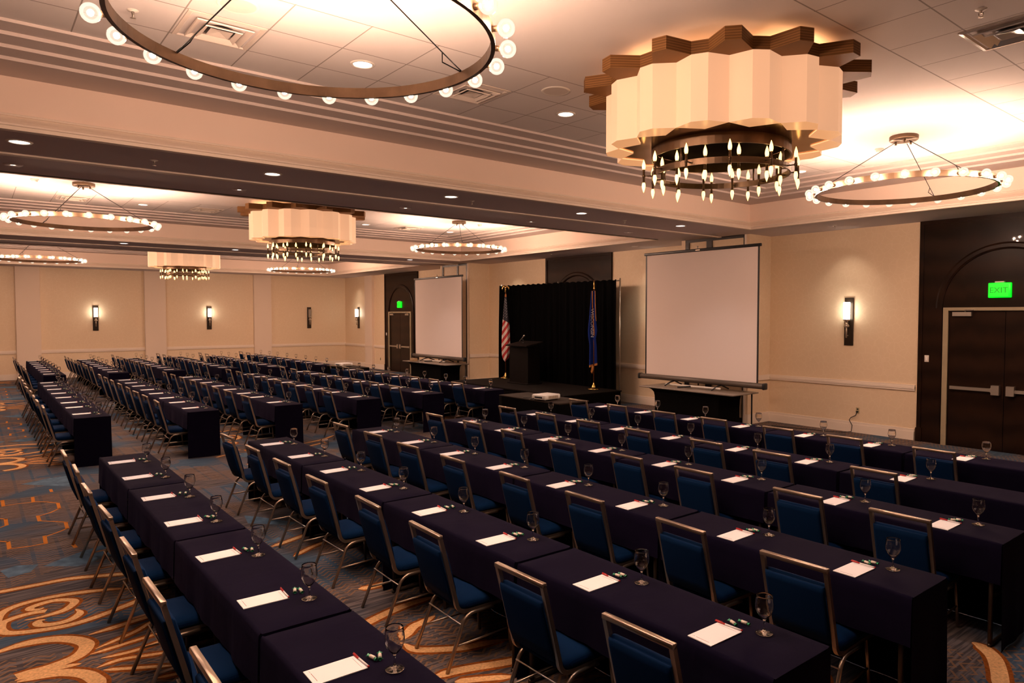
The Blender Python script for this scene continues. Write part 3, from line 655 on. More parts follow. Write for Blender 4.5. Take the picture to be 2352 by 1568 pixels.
# ------------------------------------------------------------------ small ceiling fixtures
def ordn(k): return ['first','second','third','fourth','fifth','sixth','seventh','eighth','ninth','tenth'][k]
BAY = ('near', 'middle', 'far')
dl_lens = MB().disc(.085, -.002, 24, up=False).mesh('lens', M['downlight'])
dl_trim = MB().lathe([(.083,-.001),(.088,-.010),(.105,-.008),(.112,0)], 24).mesh('trim_ring', M['white_plastic'])
spot = bpy.data.lights.new('downlight beam', 'SPOT'); spot.energy = 60; spot.color = (1,.82,.79); spot.spot_size = math.radians(105); spot.spot_blend = .9; spot.shadow_soft_size = .09
def downlight(x, y, z, label, group, on=True):
    t = thing('downlight', label, 'downlight', (x,y,z), 0, group)
    link('lens', dl_lens, t); link('trim_ring', dl_trim, t)
    if on: link('downlight beam', spot, t, (0,0,-.02))
for i, bx in enumerate(BX):
    for j, y in enumerate((-.35,-2.83,-5.31,-7.8,-10.3)):
        for s, nm in ((1,'far'),(-1,'near')):
            downlight(bx+s*2.03, y, ZC, f'glowing recessed downlight in the {BAY[i]} bay ceiling tiles, {nm} side, {ordn(j)} from left', 'recessed ceiling downlights')
ac_trim = MB().lathe([(.03,.0),(.045,-.012),(.085,-.010),(.095,0)], 24).mesh('trim_ring', M['soffit'])
ac_lamp = MB().disc(.028, -.004, 12, up=False).mesh('lamp', M['accent'])
for b_, xm in enumerate(((BX[0]+BX[1])/2, (BX[1]+BX[2])/2)):
    for j, y in enumerate((-.41,-2.85,-5.36,-7.9,-10.45)):
        downlight(xm-.69, y, ZS, f'glowing recessed downlight in the {("near","far")[b_]} ceiling beam, {ordn(j)} from left', 'beam downlights')
        t = thing('accent_spotlight', f'tiny bright accent lamp on the far side of the {("near","far")[b_]} beam, {ordn(j)} from left', 'accent light', (xm+.66, y, ZS), 0, 'beam accent lamps')
        link('trim_ring', ac_trim, t); link('lamp', ac_lamp, t)
# air diffusers: stepped square louvres round a raised centre
def diffuser(x, y, label, m):
    t = thing('air_diffuser', label, 'air vent', (x,y,ZC), 0, 'square ceiling air diffusers')
    def sq(h, z): return [(-h,-h,z),(h,-h,z),(h,h,z),(-h,h,z)]
    part('frame', MB().loft([sq(.29,0),sq(.29,-.006),sq(.262,-.010),sq(.215,.03)], smooth=False), m, t)
    part('louver', MB().loft([sq(.215,-.020),sq(.21,-.028),sq(.17,-.004),sq(.175,.004)], smooth=False, loop=True), m, t)
    part('louver', MB().loft([sq(.145,-.030),sq(.14,-.038),sq(.105,-.016),sq(.11,-.008)], smooth=False, loop=True), m, t)
    c_ = MB().add(sq(.085,-.024) + [(0,0,-.008)], [(1,0,4),(2,1,4),(3,2,4),(0,3,4)]); part('center_plate', c_, m, t)
    part('duct_opening', MB().disc(.13, -.0035, 24, up=False), M['black'], t)
mv = mat('white vent enamel', (.68,.58,.50), .4); mvs = mat('shiny vent enamel', (.62,.57,.52), .12, .6)
for x, y, lb, mm in ((6.10,-1.61,'square air diffuser inside the big ring chandelier',mv),(6.10,-4.05,'square air diffuser between the big ring and the big drum',mv),(2.02,-6.57,'shiny square air diffuser in the top right corner',mvs),
        (BX[1]+1.99,-1.61,'square air diffuser above the left middle ring chandelier',mv),(BX[1]+1.99,-4.05,'square air diffuser left of the middle drum chandelier',mv),(BX[1]+1.99,-9.0,'square air diffuser left of the ring above the far screen',mv)):
    diffuser(x, y, lb, mm)
def speaker(x, y, label):
    t = thing('ceiling_speaker', label, 'speaker', (x,y,ZC), 0, 'round ceiling speakers')
    part('grille', MB().lathe([(.001,-.007),(.125,-.006)], 32), mat('speaker grille', (.58,.50,.44), .7), t)
    part('rim', MB().lathe([(.125,-.006),(.14,-.010),(.15,0)], 32), M['white_plastic'], t)
speaker(5.51,-1.59,'round ceiling speaker beside the diffuser inside the big ring'); speaker(5.51,-4.69,'round ceiling speaker left of the big drum chandelier')
def sprinkler(x, y, z, label):
    t = thing('ceiling_sprinkler', label, 'sprinkler', (x,y,z), 0, 'ceiling sprinklers')
    part('escutcheon', MB().lathe([(.012,-.012),(.03,-.006),(.042,0)], 16), M['white_plastic'], t)
    part('head', MB().tube([(0,0,0),(0,0,-.03)], .009, 8).tube([(-.014,0,-.026),(-.016,0,-.045),(0,0,-.056)], .004, 5).tube([(.014,0,-.026),(.016,0,-.045),(0,0,-.056)], .004, 5).lathe([(.002,-.056),(.02,-.058),(.002,-.061)], 12), M['chrome'], t)
for x, y, z, lb in ((6.11,-1.0,ZC,'small sprinkler left of the diffuser in the big ring'),(2.02,-5.92,ZC,'small blurred sprinkler at the top right corner'),(8.70,-1.6,ZS,'sprinkler on the near beam, left one'),(8.75,-5.81,ZS,'sprinkler on the near beam, middle one'),
        (8.78,-9.1,ZS,'sprinkler on the near beam, right one'),(6.7,-12.62,ZS,'sprinkler in the soffit above the near sconce'),(14.9,-12.53,ZS,'sprinkler in the soffit above the black drape')):
    sprinkler(x, y, z, lb)
def detector(x, y, label):
    t = thing('smoke_detector', label, 'smoke detector', (x,y,ZC), 0, 'smoke detectors')
    part('base', MB().lathe([(.06,0),(.06,-.02),(.045,-.022)], 20), M['white_plastic'], t)
    part('sensor', MB().lathe([(.045,-.022),(.042,-.045),(.03,-.052),(.001,-.053)], 20), M['white_plastic'], t)
detector(4.55,-9.75,'smoke detector beside the canopy of the right ring chandelier'); detector(BX[1]+.2,-10.05,'smoke detector right of the ring canopy above the far screen'); detector(BX[1]+.1,-.89,'smoke detector left of the left middle ring canopy')
# wall washers in the soffit along the stage wall
ww = bpy.data.lights.new('wall washer beam', 'SPOT'); ww.energy = 16; ww.color = (1,.86,.70); ww.spot_size = math.radians(80); ww.spot_blend = .8; ww.shadow_soft_size = .05
for x, lb in ((6.78,'recessed wall washer above the near sconce'),(11.9,'recessed wall washer left of the near screen'),(17.6,'recessed wall washer above the left flag'),(29.2,'recessed wall washer above the far corner sconce')):
    t = thing('wall_washer', lb, 'recessed light', (x, -12.72, ZS), 0, 'recessed wall washers')
    link('trim_ring', ac_trim, t); link('lamp', ac_lamp, t); link('wall washer beam', ww, t, (0,0,-.03), (-.30,0,0))
# ------------------------------------------------------------------ seating blocks
CW = .47
A0, B0, C0 = 1.61, 12.05, 21.45
TL = 1.83
ROWS = [  # block, start of the row on its near end, chair-side edge of the cloth
    ('near', [(A0,-1.05),(A0,-2.61),(A0,-3.97),(A0,-5.37),(A0,-6.63),(A0,-8.09)]),
    ('middle', [(12.48,-1.16),(12.15,-2.64),(12.05,-3.98),(11.95,-5.42),(11.95,-6.79),(11.75,-8.12)]),
    ('far', [(21.75,-1.40),(21.55,-2.80),(21.42,-4.15),(21.40,-5.57),(21.0,-6.87),(20.95,-8.30)])]
GX = {'near': [.27,1.11,2.11,2.98,3.94,4.85,5.76,6.69], 'middle': [.30,1.28,2.12,3.08,3.98,4.95,5.86,6.75], 'far': [.33,1.25,2.10,3.05,3.95,4.90,5.80,6.78]}
ROWN = ['first row from left','second row from left','third row from left','fourth row from left','fifth row from left','row nearest the stage']
def seatname(i, r, b): return f'{ordn(7-i)} from far end, {ROWN[r]}, {b} block'

# -------- tablecloth: one fitted cloth per table, short at the sides, long at the ends
def cloth_mesh(seed):
    rnd = random.Random(seed); mb = MB(); L2 = TL/2 - .016; W = CW; zt, zd, r = .752, .468, .014
    nx = 26; ph = [rnd.uniform(0, 6.28) for _ in range(8)]
    def wave(x, k): return .5*math.sin(x*9+ph[k]) + .35*math.sin(x*17+ph[k+1]) + .3*math.sin(x*31+ph[k+2])
    prof = []
    rows = []
    for i in range(nx+1):
        x = -L2 + 2*L2*i/nx; ring = []
        e = min(1, min(i, nx-i)/3)
        def side(sgn, k):
            out = []
            for t in (1, .75, .5, .25, .06):
                d = ((zt - zd) if sgn > 0 else (zt - .004))*t
                out.append((x, (0 if sgn > 0 else -W) + sgn*(.004 + .011*t*wave(x, k)*e + .010*t), zt - d))
            return out
        front = side(1, 0); back = side(-1, 3)
        ring += front + [(x, -.004, zt-.004), (x, -.016, zt+.0007*wave(x,2))]
        for t in (.12, .3, .5, .7, .88): ring.append((x, -W*t, zt + .0013*math.sin(x*7+ph[6]+t*5)*e + .0010*wave(x+t, 1)))
        ring += [(x, -W+.016, zt), (x, -W+.004, zt-.004)] + back[::-1]
        if i in (0, nx): ring = [(p[0] - math.copysign(.006, x)*0, p[1], p[2] - (.010 if -W+.01 < p[1] < -.01 else 0)) for p in ring]
        rows.append(ring)
    mb.loft(rows, closed=False)
    # end falls
    for sg in (-1, 1):
        gr = []
        for j in range(11):
            t = j/10; z = (zt-.010)*(1-t) + .003*t; ring = []
            for i in range(9):
                u = i/8; y = -W*u
                ring.append((sg*(L2 + .0035 + .006*t*math.sin(u*11+ph[5]+sg) + .004*t), y + (.003+.004*t)*(1 if u == 0 else -1 if u == 1 else 0), z))
            gr.append(ring)
        if sg > 0: gr = gr[::-1]
        mb.loft(gr, closed=False)
    return mb.mesh('tablecloth', M['linen'])
CLOTHS = [cloth_mesh(k) for k in range(6)]
leg_m = MB().tube([(0,-.05,.70),(0,-.05,.02)], .016, 8).tube([(0,-.42,.70),(0,-.42,.02)], .016, 8).tube([(0,-.05,.34),(0,-.42,.34)], .012, 8).tube([(0,-.03,.012),(0,-.44,.012)], .013, 8).mesh('leg_frame', M['bronze_dark'])
top_m = MB().rbox(-TL/2+.034, -CW+.010, .712, TL/2-.034, -.010, .736, .008).mesh('tabletop', M['dark_wood'])
TN = ('nearest table','second table','third table','farthest table')
k = 0
for b, rows in ROWS:
    for r, (x0, yf) in enumerate(rows):
        for j in range(4):
            xc = x0 + TL*(j+.5)
            o = link('tablecloth', CLOTHS[k % 6], None, (xc, yf, 0)); k += 1
            tag(o, f'navy tablecloth draped over the {TN[j]} of the {ROWN[r]}, {b} block', 'tablecloth', 'navy tablecloths')
            if b == 'near':
                t = thing('training_table', f'narrow folding table under the navy cloth, {TN[j]}, {ROWN[r]}, {b} block', 'table', (xc,yf,0), 0, 'folding training tables')
                link('tabletop', top_m, t); link('leg_frame', leg_m, t, (-TL/2+.09,0,0)); link('leg_frame', leg_m, t, (TL/2-.09,0,0))

# -------- banquet chair, facing -Y; origin on the floor under the edge of the table
def side_path(x):
    # one side of the back tube: from the top rail down, round the bend and forward under the seat
    pts = [(x,.345,.885)]
    a, b_ = Vector((x,.345,.885)), Vector((x,.232,.445))
    for t in (.5, 1): pts.append(tuple(a.lerp(b_, t)))
    for k in range(1, 6):
        th = k/6*PI/2
        pts.append((x, .232-.012*k/6 - .055*(1-math.cos(th)), .445 - .075*math.sin(th)))
    pts += [(x,.12,.369),(x,-.21,.372)]
    return pts
fr_ = MB(); hw = .198
for x in (-hw, hw): fr_.tube(side_path(x), .0125, 4, ry=.0125, up=(1,0,0))
fr_.rbox(-hw-.0135, .331, .877, hw+.0135, .361, .903, .003, n=1)
fr_.tube([(-hw,-.20,.372),(hw,-.20,.372)], .011, 6).tube([(-hw,.10,.369),(hw,.10,.369)], .010, 6)
ch_frame = fr_.mesh('back_frame', M['chair_metal'])
def leg_rear(s):
    x = s*(hw+.012); P = [(x,-.05,.352),(x,.10,.352)]
    for k in range(1, 6):
        th = k/5*1.30; P.append((x, .10+.095*math.sin(th), .352-.095*(1-math.cos(th))))
    P.append((x+s*.006,.305,.004))
    return MB().tube(P, .0125, 8)
def leg_front(s):
    x = s*(hw-.006); return MB().tube([(x,-.165,.372),(x+s*.004,-.185,.19),(x+s*.008,-.20,.004)], .0115, 8)
ch_legs = [leg_rear(s).mesh('leg', M['chair_metal']) for s in (-1,1)] + [leg_front(s).mesh('leg', M['chair_metal']) for s in (-1,1)]
ch_str = [MB().tube([(s*(hw+.010),.252,.155),(s*(hw-.002),-.188,.165)], .0075, 6).mesh('stretcher', M['chair_metal']) for s in (-1,1)]
ch_rod = MB().tube([(-hw-.012,.205,.295),(hw+.012,.205,.295)], .005, 6).mesh('cross_rod', M['chrome'])
# seat: domed cushion
def cushion():
    mb = MB(); rings = []; y0, y1, hx, R_ = -.235, .215, .212, .07
    def loop(ins, z):
        out = []; rr = max(R_-ins, .012)
        for cx, cy, a0 in ((hx-R_,y1-R_,0),(-hx+R_,y1-R_,PI/2),(-hx+R_,y0+R_,PI),(hx-R_,y0+R_,1.5*PI)):
            for q in range(5):
                a = a0+q*PI/8; out.append((cx+rr*math.cos(a), cy+rr*math.sin(a), z))
        return out
    for ins, z in ((.02,.384),(.002,.388),(0,.398),(-.002,.412),(.004,.428),(.014,.438),(.032,.445),(.055,.450)): rings.append(loop(ins, z))
    for s in (.7,.35,.05):
        rings.append([(x*s, -.01+(y+.01)*s, .452+.004*(1-s)) for x, y, z in rings[7]])
    return mb.loft(rings, cap=True)
ch_seat = cushion().mesh('seat', M['blue'])
def backrest():
    # side profile in (offset along the back normal, height up the back), two rolls at the top
    mb = MB(); hx = .184
    prof = [(-.012,.02),(.030,.0),(.046,.10),(.048,.25),(.044,.36),(.036,.376),(.022,.380),(.012,.374),(.008,.362),(.002,.374),(-.008,.380),(-.019,.374),(-.022,.34),(-.022,.10)]
    o = Vector((0,.238,.425)); up = (Vector((0,.345,.885))-Vector((0,.232,.445))).normalized(); nn = Vector((0,-up.z,up.y))
    rings = []
    for x, sc_ in ((-hx,.72),(-hx+.006,.92),(-hx+.02,1),(0,1.03),(hx-.02,1),(hx-.006,.92),(hx,.72)):
        rings.append([tuple(o + Vector((x,0,0)) + nn*(.012+(p-.012)*sc_) + up*q) for p, q in prof])
    return mb.loft(rings, cap=True)
ch_back = backrest().mesh('backrest', M['blue'])
def chair(loc, rz, label, full):
    t = thing('banquet_chair', label, 'chair', loc, rz, 'blue banquet chairs at the tables')
    link('back_frame', ch_frame, t); link('seat', ch_seat, t); link('backrest', ch_back, t)
    for l_ in ch_legs: link('leg', l_, t)
    if full:
        for s_ in ch_str: link('stretcher', s_, t)
        link('cross_rod', ch_rod, t)

# -------- place settings
gl_prof = [(.002,.000),(.036,.000),(.0415,.0015),(.041,.003),(.022,.0065),(.0085,.012),(.0050,.020),(.0043,.045),(.0048,.060),(.009,.068),(.022,.082),(.036,.102),(.0435,.124),(.0445,.138),(.0425,.160),(.0395,.178),(.0382,.188),(.0374,.1885),(.0372,.186),(.0388,.172),(.0418,.150),(.0430,.136),(.0420,.122),(.034,.102),(.021,.0845),(.008,.0725),(.001,.071)]
glass_m = MB().lathe(gl_prof, 24).mesh('water_goblet', M['glass'])
pd = MB().box(-.070,-.2375,0,.070,0,.004)
for a, b_ in ((-.042,.035),): pd.box(a,-.0225,.004,b_,-.0205,.0043,1)
pd.box(.044,-.0225,.004,.050,-.0205,.0043,1).box(.055,-.0225,.004,.058,-.0205,.0043,1)
pd.box(-.052,-.2165,.004,.052,-.2155,.0043,1)
pad_m = pd.mesh('notepad', [M['paper'], M['paper_print']])
pen_cap = MB().tube([(.020,0,0),(.074,0,0),(.078,0,0)], [.0048,.0048,.0025], 8).box(.036,-.0012,.0044,.074,.0012,.0072).mesh('cap', M['pen_red'])
pen_bar = MB().tube([(-.070,0,0),(.022,0,0)], .0042, 8).mesh('barrel', M['pen_white'])
pen_end = MB().tube([(-.078,0,0),(-.070,0,0)], .0044, 8).mesh('end_plug', M['pen_red'])
def candy_mesh():
    mb = MB(); mb.tube([(-.017,0,0),(-.015,0,0),(.015,0,0),(.017,0,0)], [.004,.0085,.0085,.004], 8, 0)
    return mb.mesh('mint', M['mint'])
def twist_mesh(s):
    rings = []; 
    for k, (x, r) in enumerate(((.016,.0035),(.019,.004),(.026,.0095),(.031,.012))):
        rings.append([(s*x, r*math.cos(2*PI*j/8)*(1+.3*(-1)**j), .55*r*math.sin(2*PI*j/8)*(1+.3*(-1)**j)) for j in range(8)])
    return MB().loft(rings).mesh('twist', M['mint_green'])
cm, ct = candy_mesh(), [twist_mesh(-1), twist_mesh(1)]
rnd = random.Random(11)
for b, rows in ROWS:
    for r, (x0, yf) in enumerate(rows):
        for i, gx in enumerate(GX[b]):
            if b == 'near' and ((r == 0 and i == 0) or (r >= 4 and i == 0)): continue
            x = x0 + gx + rnd.uniform(-.015,.015); s = seatname(i, r, b)
            zt = .754
            if not (b == 'near' and r == 3 and i == 0 and False):
                chair((x+.24+rnd.uniform(-.03,.03), yf+rnd.uniform(-.015,.015), 0), rnd.uniform(-.035,.035), f'blue metal-framed chair, {s}', b != 'far')
            yg = yf - .345 + rnd.uniform(-.012,.012)
            o = link('water_goblet', glass_m, None, (x, yg, zt)); tag(o, f'clear stemmed water goblet, {s}', 'glass', 'water goblets on the tables')
            px_ = x + .152 + rnd.uniform(-.012,.012); py_ = yf - .022
            o = link('notepad', pad_m, None, (px_, py_, zt), (0,0,rnd.uniform(-.03,.03))); tag(o, f'white notepad, {s}', 'notepad', 'notepads on the tables')
            t = thing('ballpoint_pen', f'red-capped pen on notepad, {s}', 'pen', (px_+rnd.uniform(-.006,.006), py_-.236, zt+.0088), rnd.uniform(-.06,.06), 'pens on the notepads')
            link('cap', pen_cap, t); link('barrel', pen_bar, t); link('end_plug', pen_end, t)
            for q in range(2):
                a = rnd.uniform(-.5,.4)
                t = thing('wrapped_mint', f'green mint {("nearer pen","nearer glass")[q]}, {s}', 'candy', (px_-.012+.05*(.5-q)*.5+rnd.uniform(-.01,.01), py_-.285-.036*q+rnd.uniform(-.006,.006), zt+.0087), a, 'green wrapped mints')
                link('mint', cm, t); link('twist', ct[0], t); link('twist', ct[1], t)
# ------------------------------------------------------------------ stage, drape, flags, lectern
sg = thing('stage_riser', 'low black stage platform in front of the black drape', 'stage', (0,0,0))
part('deck', MB().box(12.30,-12.68,.37,17.25,-10.72,.40), mat('dark stage deck', (.0045,.003,.0025), .8, spec=.08), sg)
part('skirt', MB().box(12.32,-12.66,0,17.23,-10.74,.37), M['black_poly'], sg)
dr = thing('stage_drape', 'tall black pipe and drape backdrop behind the stage and flags', 'drape', (0,0,0))
def curtain(x0, x1, seed):
    rd = random.Random(seed); n = 150; rows = []
    p = [rd.uniform(0,6.28) for _ in range(4)]
    for j, t in enumerate((0,.03,.08,.2,.4,.6,.8,1)):
        z = 3.21*(1-t) + .012*t; ring = []
        for i in range(n+1):
            x = x0 + (x1-x0)*i/n
            a = (.010 + .028*min(1,t*2.2))
            y = -12.78 + a*(math.sin(x*26+p[0]+.6*math.sin(x*3+p[2])) + .5*math.sin(x*43+p[1]))
            ring.append((x + (.03*t*(1 if i == n else -1 if i == 0 else 0)), y - .02*t, z + (.012*math.sin(x*26+p[0]) if j == 0 else 0)))
        rows.append(ring)
    return MB().loft(rows, closed=False)
part('curtain', curtain(12.60, 15.0, 1), M['black_cloth'], dr); part('curtain', curtain(15.0, 17.70, 2), M['black_cloth'], dr)
for x in (12.555, 15.0, 17.72):
    part('upright_pole', MB().tube([(x,-12.86,.0),(x,-12.86,3.25)], .019, 10), M['steel'], dr)
part('crossbar', MB().tube([(12.555,-12.86,3.19),(17.72,-12.86,3.19)], .016, 8), M['steel'], dr)

def flag_stand(t, top):
    part('base', MB().lathe([(.002,.405),(.15,.405),(.155,.412),(.14,.425),(.09,.44),(.055,.47),(.04,.51),(.024,.53),(.022,.57),(.002,.57)], 24), M['gold'], t)
    part('pole', MB().tube([(0,0,.55),(0,0,top)], .0135, 10), wood('flagpole wood', (.10,.035,.012), (.17,.065,.025)), t)
def cloth_from_outline(L, R, folds, depth, nu=28):
    # L, R: (z, x) outlines of the hanging cloth, as seen face on; folds run down its length
    def ev(T, z):
        for (z0, x0), (z1, x1) in zip(T, T[1:]):
            if z1 <= z <= z0: return x0 + (x1-x0)*(z0-z)/max(z0-z1,1e-6)
        return T[-1][1]
    return ev
FR = math.atan2(16.9, 12.35)   # unused turn
def turn(x, y): return math.atan2(-y, -x) + PI/2   # local -Y... faces the seats
# national flag
t = thing('national_flag', 'red, white and blue starred flag hanging on a brass eagle pole, left of the lectern', 'flag', (16.90,-12.42,0))
t.rotation_euler = (0,0,math.radians(53.7))
flag_stand(t, 2.99)
eg = MB().lathe([(.004,2.97),(.020,2.99),(.028,3.02),(.018,3.05),(.030,3.065),(.012,3.08)], 14)
eg.sphere((0,0,3.115), .030, 12, 8, sz=1.35).sphere((0,.018,3.17), .016, 10, 6).tube([(0,.03,3.172),(0,.05,3.162)], [.008,.002], 6)
for s in (-1, 1):
    eg.tube([(s*.01,0,3.13),(s*.05,-.005,3.155),(s*.085,-.008,3.13),(s*.10,-.008,3.085),(s*.095,-.005,3.045)], [.016,.024,.024,.016,.005], 8, ry=.007)
part('eagle_finial', eg, M['gold'], t)
LO = [(2.93,-.020),(2.6,-.055),(2.25,-.085),(2.0,-.10),(1.7,-.115),(1.35,-.125),(1.1,-.115),(.98,-.085),(.90,-.02)]
RO = [(2.93,.022),(2.6,.055),(2.25,.085),(2.0,.115),(1.7,.125),(1.4,.135),(1.2,.125),(1.0,.085),(.90,-.015)]
ev = cloth_from_outline(LO, RO, 3, .03)
NU, NV = 36, 90; ZT, ZB = 2.93, .90
def fpt(u, v, off=0):
    z = ZT + (ZB-ZT)*v; l, r = ev(LO, z), ev(RO, z)
    x = l + (r-l)*u
    y = .020 + .022*math.sin(u*PI*3.2+v*1.5)*min(1, v*3) + .05*math.sin(PI*u) * min(1, v*2) + off
    return (-x, y, z)
fm, N, L, b = newmat('striped flag cloth')
uv = N.new('ShaderNodeUVMap'); sp = N.new('ShaderNodeSeparateXYZ'); L.new(uv.outputs[0], sp.inputs[0])
st = math_node(N, L, 'FRACT', math_node(N, L, 'ADD', math_node(N, L, 'MULTIPLY', sp.outputs[1], 8.2), math_node(N, L, 'MULTIPLY', sp.outputs[0], 1.35)))
stripes = mixc(N, L, math_node(N, L, 'GREATER_THAN', st, .5), (.50,.42,.38), (.30,.012,.012))
cant = math_node(N, L, 'LESS_THAN', math_node(N, L, 'ADD', sp.outputs[1], math_node(N, L, 'MULTIPLY', sp.outputs[0], -.055)), .372)
col = mixc(N, L, cant, stripes, (.006,.005,.014))
col = mixc(N, L, math_node(N, L, 'LESS_THAN', sp.outputs[1], .04), col, (.32,.10,.015))
L.new(col, b.inputs['Base Color']); b.inputs['Roughness'].default_value = .7
def sheet(off, nu, nv, fn):
    return MB().loft([[fn(i/nu, j/nv, off) for i in range(nu+1)] for j in range(nv+1)], closed=False)
def uv_grid(me, nu, nv):
    lay = me.uv_layers.new(name='UVMap')
    for li, lp in enumerate(me.loops):
        v = lp.vertex_index; lay.data[li].uv = ((v % (nu+1))/nu, (v//(nu+1))/nv)
cl_ = MB().loft([[fpt(i/NU, j/NV, 0) for i in range(NU+1)] for j in range(NV+1)], closed=False).mesh('flag_cloth', fm); uv_grid(cl_, NU, NV)
fc = link('flag_cloth', cl_, t)
back = MB().loft([[(x,-.012-.03*math.sin(PI*i/12)*min(1,j/8),z) for i in range(13) for x,_,z in [fpt(i/12, j/NV*3 if False else j/30)]] for j in range(31)], closed=False).mesh('flag_back', fm); uv_grid(back, 12, 30)
link('flag_back', back, t)
sm = MB()
for a in range(15):
    for q in range(3):
        v = .075 + a*.0205 + (q-1)*.012; u = .16 + q*.33 + (.14 if a % 2 else -.02)
        if v > .36 or u > .95 or v < .06: continue
        x, y, z = fpt(u, v, .004)
        sm.add([(x+.010*math.cos(PI/2+k*PI/5)*(1 if k % 2 == 0 else .42), y, z+.010*math.sin(PI/2+k*PI/5)*(1 if k % 2 == 0 else .42)) for k in range(10)], [tuple(range(10))])
link('stars', sm.mesh('stars', mat('white embroidered star', (.62,.58,.56), .7)), fc)

# state flag
t = thing('state_flag', 'blue flag lettered WISCONSIN with gold fringe, on a spear-topped pole at stage right', 'flag', (12.93,-12.30,0))
t.rotation_euler = (0,0,math.radians(46.4))
flag_stand(t, 2.96)
part('spear_finial', MB().lathe([(.003,2.95),(.020,2.96),(.024,2.985),(.014,3.01),(.022,3.025),(.012,3.05),(.020,3.07),(.011,3.11),(.001,3.20)], 14), M['gold'], t)
LS = [(2.92,-.075),(2.65,-.09),(2.2,-.125),(1.9,-.155),(1.75,-.145),(1.55,-.115),(1.0,-.12)]
RS = [(2.92,.03),(2.6,.035),(2.2,.055),(1.9,.085),(1.7,.055),(1.5,.075),(1.0,.095)]
zt2, zb2 = 2.92, 1.02
es = cloth_from_outline(LS, RS, 3, .03)
def gpt(u, v, off=0):
    z = zt2 + (zb2-zt2)*v + (.06*u*min(1,v*1.2)); zz = min(zt2, max(1.0, z)); l, r = es(LS, zz), es(RS, zz)
    return (-(l + (r-l)*u), .022 + .026*math.sin(u*PI*2.6+.4)*min(1,v*3+.2) + off, z)
NU2, NV2 = 30, 60
bm_ = mat('royal blue flag cloth', (.003,.014,.115), .7, spec=.1)
gm = mat('gold fringe', (.36,.13,.018), .7)
fc = part('flag_cloth', MB().loft([[gpt(i/NU2, j/NV2) for i in range(NU2+1)] for j in range(NV2+1)], closed=False), bm_, t)
part('flag_back', MB().loft([[(x,-.03-.02*math.sin(PI*i/10),z) for i in range(11) for x,_,z in [gpt(i/10, j/30)]] for j in range(31)], closed=False), bm_, t)
fg = MB()
fg.loft([[tuple(Vector(gpt(i/20,1)) + Vector((0,.004*(i%2),0))) for i in range(21)], [tuple(Vector(gpt(i/20,1)) + Vector((.002*(i%2),.006*(i%2),-.055))) for i in range(21)]], closed=False)
part('fringe', fg, gm, t, label='gold fringe along the bottom hem')
e1 = [gpt(.30+.42*k/16, k/16*.62, .012) for k in range(17)]
part('fringe', MB().tube(e1, .012, 6, ry=.006), gm, t, label='gold fringe folded down the middle')
e2 = [tuple(Vector(gpt(.97,k/10*.42,.006))) for k in range(11)]
part('fringe', MB().tube(e2, .009, 6, ry=.006), gm, t)
part('flag_tail', MB().tube([(.03,.01,1.02),(.045,.012,.93),(.06,.014,.86),(.045,.02,.80),(.02,.02,.90),(.015,.015,1.0)], .017, 6, ry=.008), gm, t, label='folded gold-edged tail below the hem')
tm = text_mesh('WISCONSIN', .135, .0015); tm.materials.clear(); tm.materials.append(mat('white flag lettering', (.55,.55,.60), .7))
zmid = 2.10
for v in tm.vertices:
    # text runs down the cloth
    z = zmid - v.co.x*.98; q = v.co.y*.80
    vv = (zt2 - z)/(zt2-zb2); l, r = es(LS, z), es(RS, z)
    cx_ = -.045
    x = cx_ + q
    u = min(max((x-l)/max(r-l,1e-4), .02), .98)
    y = gpt(u, min(max(vv,0),1), 0)[1] + .006 + v.co.z
    v.co = (-x, y, z)
link('lettering', tm, fc)

# lectern with microphone
t = thing('lectern', 'tall dark lectern with sloped top standing on the stage between the flags', 'lectern', (15.32,-11.9,.40))
t.rotation_euler = (0,0,0)
lw_ = M['plate_dark']
lm = mat('black lectern laminate', (.0028,.0015,.0012), .6, spec=.08)
part('body', MB().box(-.42,-.22,.03,.42,.20,1.02), lm, t)
part('base', MB().rbox(-.46,-.27,0,.46,.26,.03,.01), lm, t)
tp = MB().prism([(-.48,-.30),(.48,-.30),(.48,.30),(-.48,.30)], 0, .03)
tp.xf(Matrix.Translation((0,0,1.09)) @ Matrix.Rotation(math.radians(-10), 4, 'X'))
part('reading_top', tp, mat('lectern top', (.006,.004,.0035), .5, spec=.12), t)
mc = thing('microphone', 'small silver-headed microphone leaning on the lectern', 'microphone', (15.34,-11.82,1.53))
part('stand', MB().tube([(-.08,0,.0),(-.08,0,.09),(-.02,0,.10)], .008, 8).lathe([(.001,.005),(.05,.005),(.05,.015),(.001,.02)], 14, (-.08,0,-.01)), M['black'], mc)
part('handle', MB().tube([(.10,0,.04),(-.10,0,.185)], [.010,.014], 10), mat('microphone body', (.12,.10,.09), .4, .6), mc)
part('grille', MB().sphere((-.12,0,.20), .027, 14, 10), M['chrome'], mc)

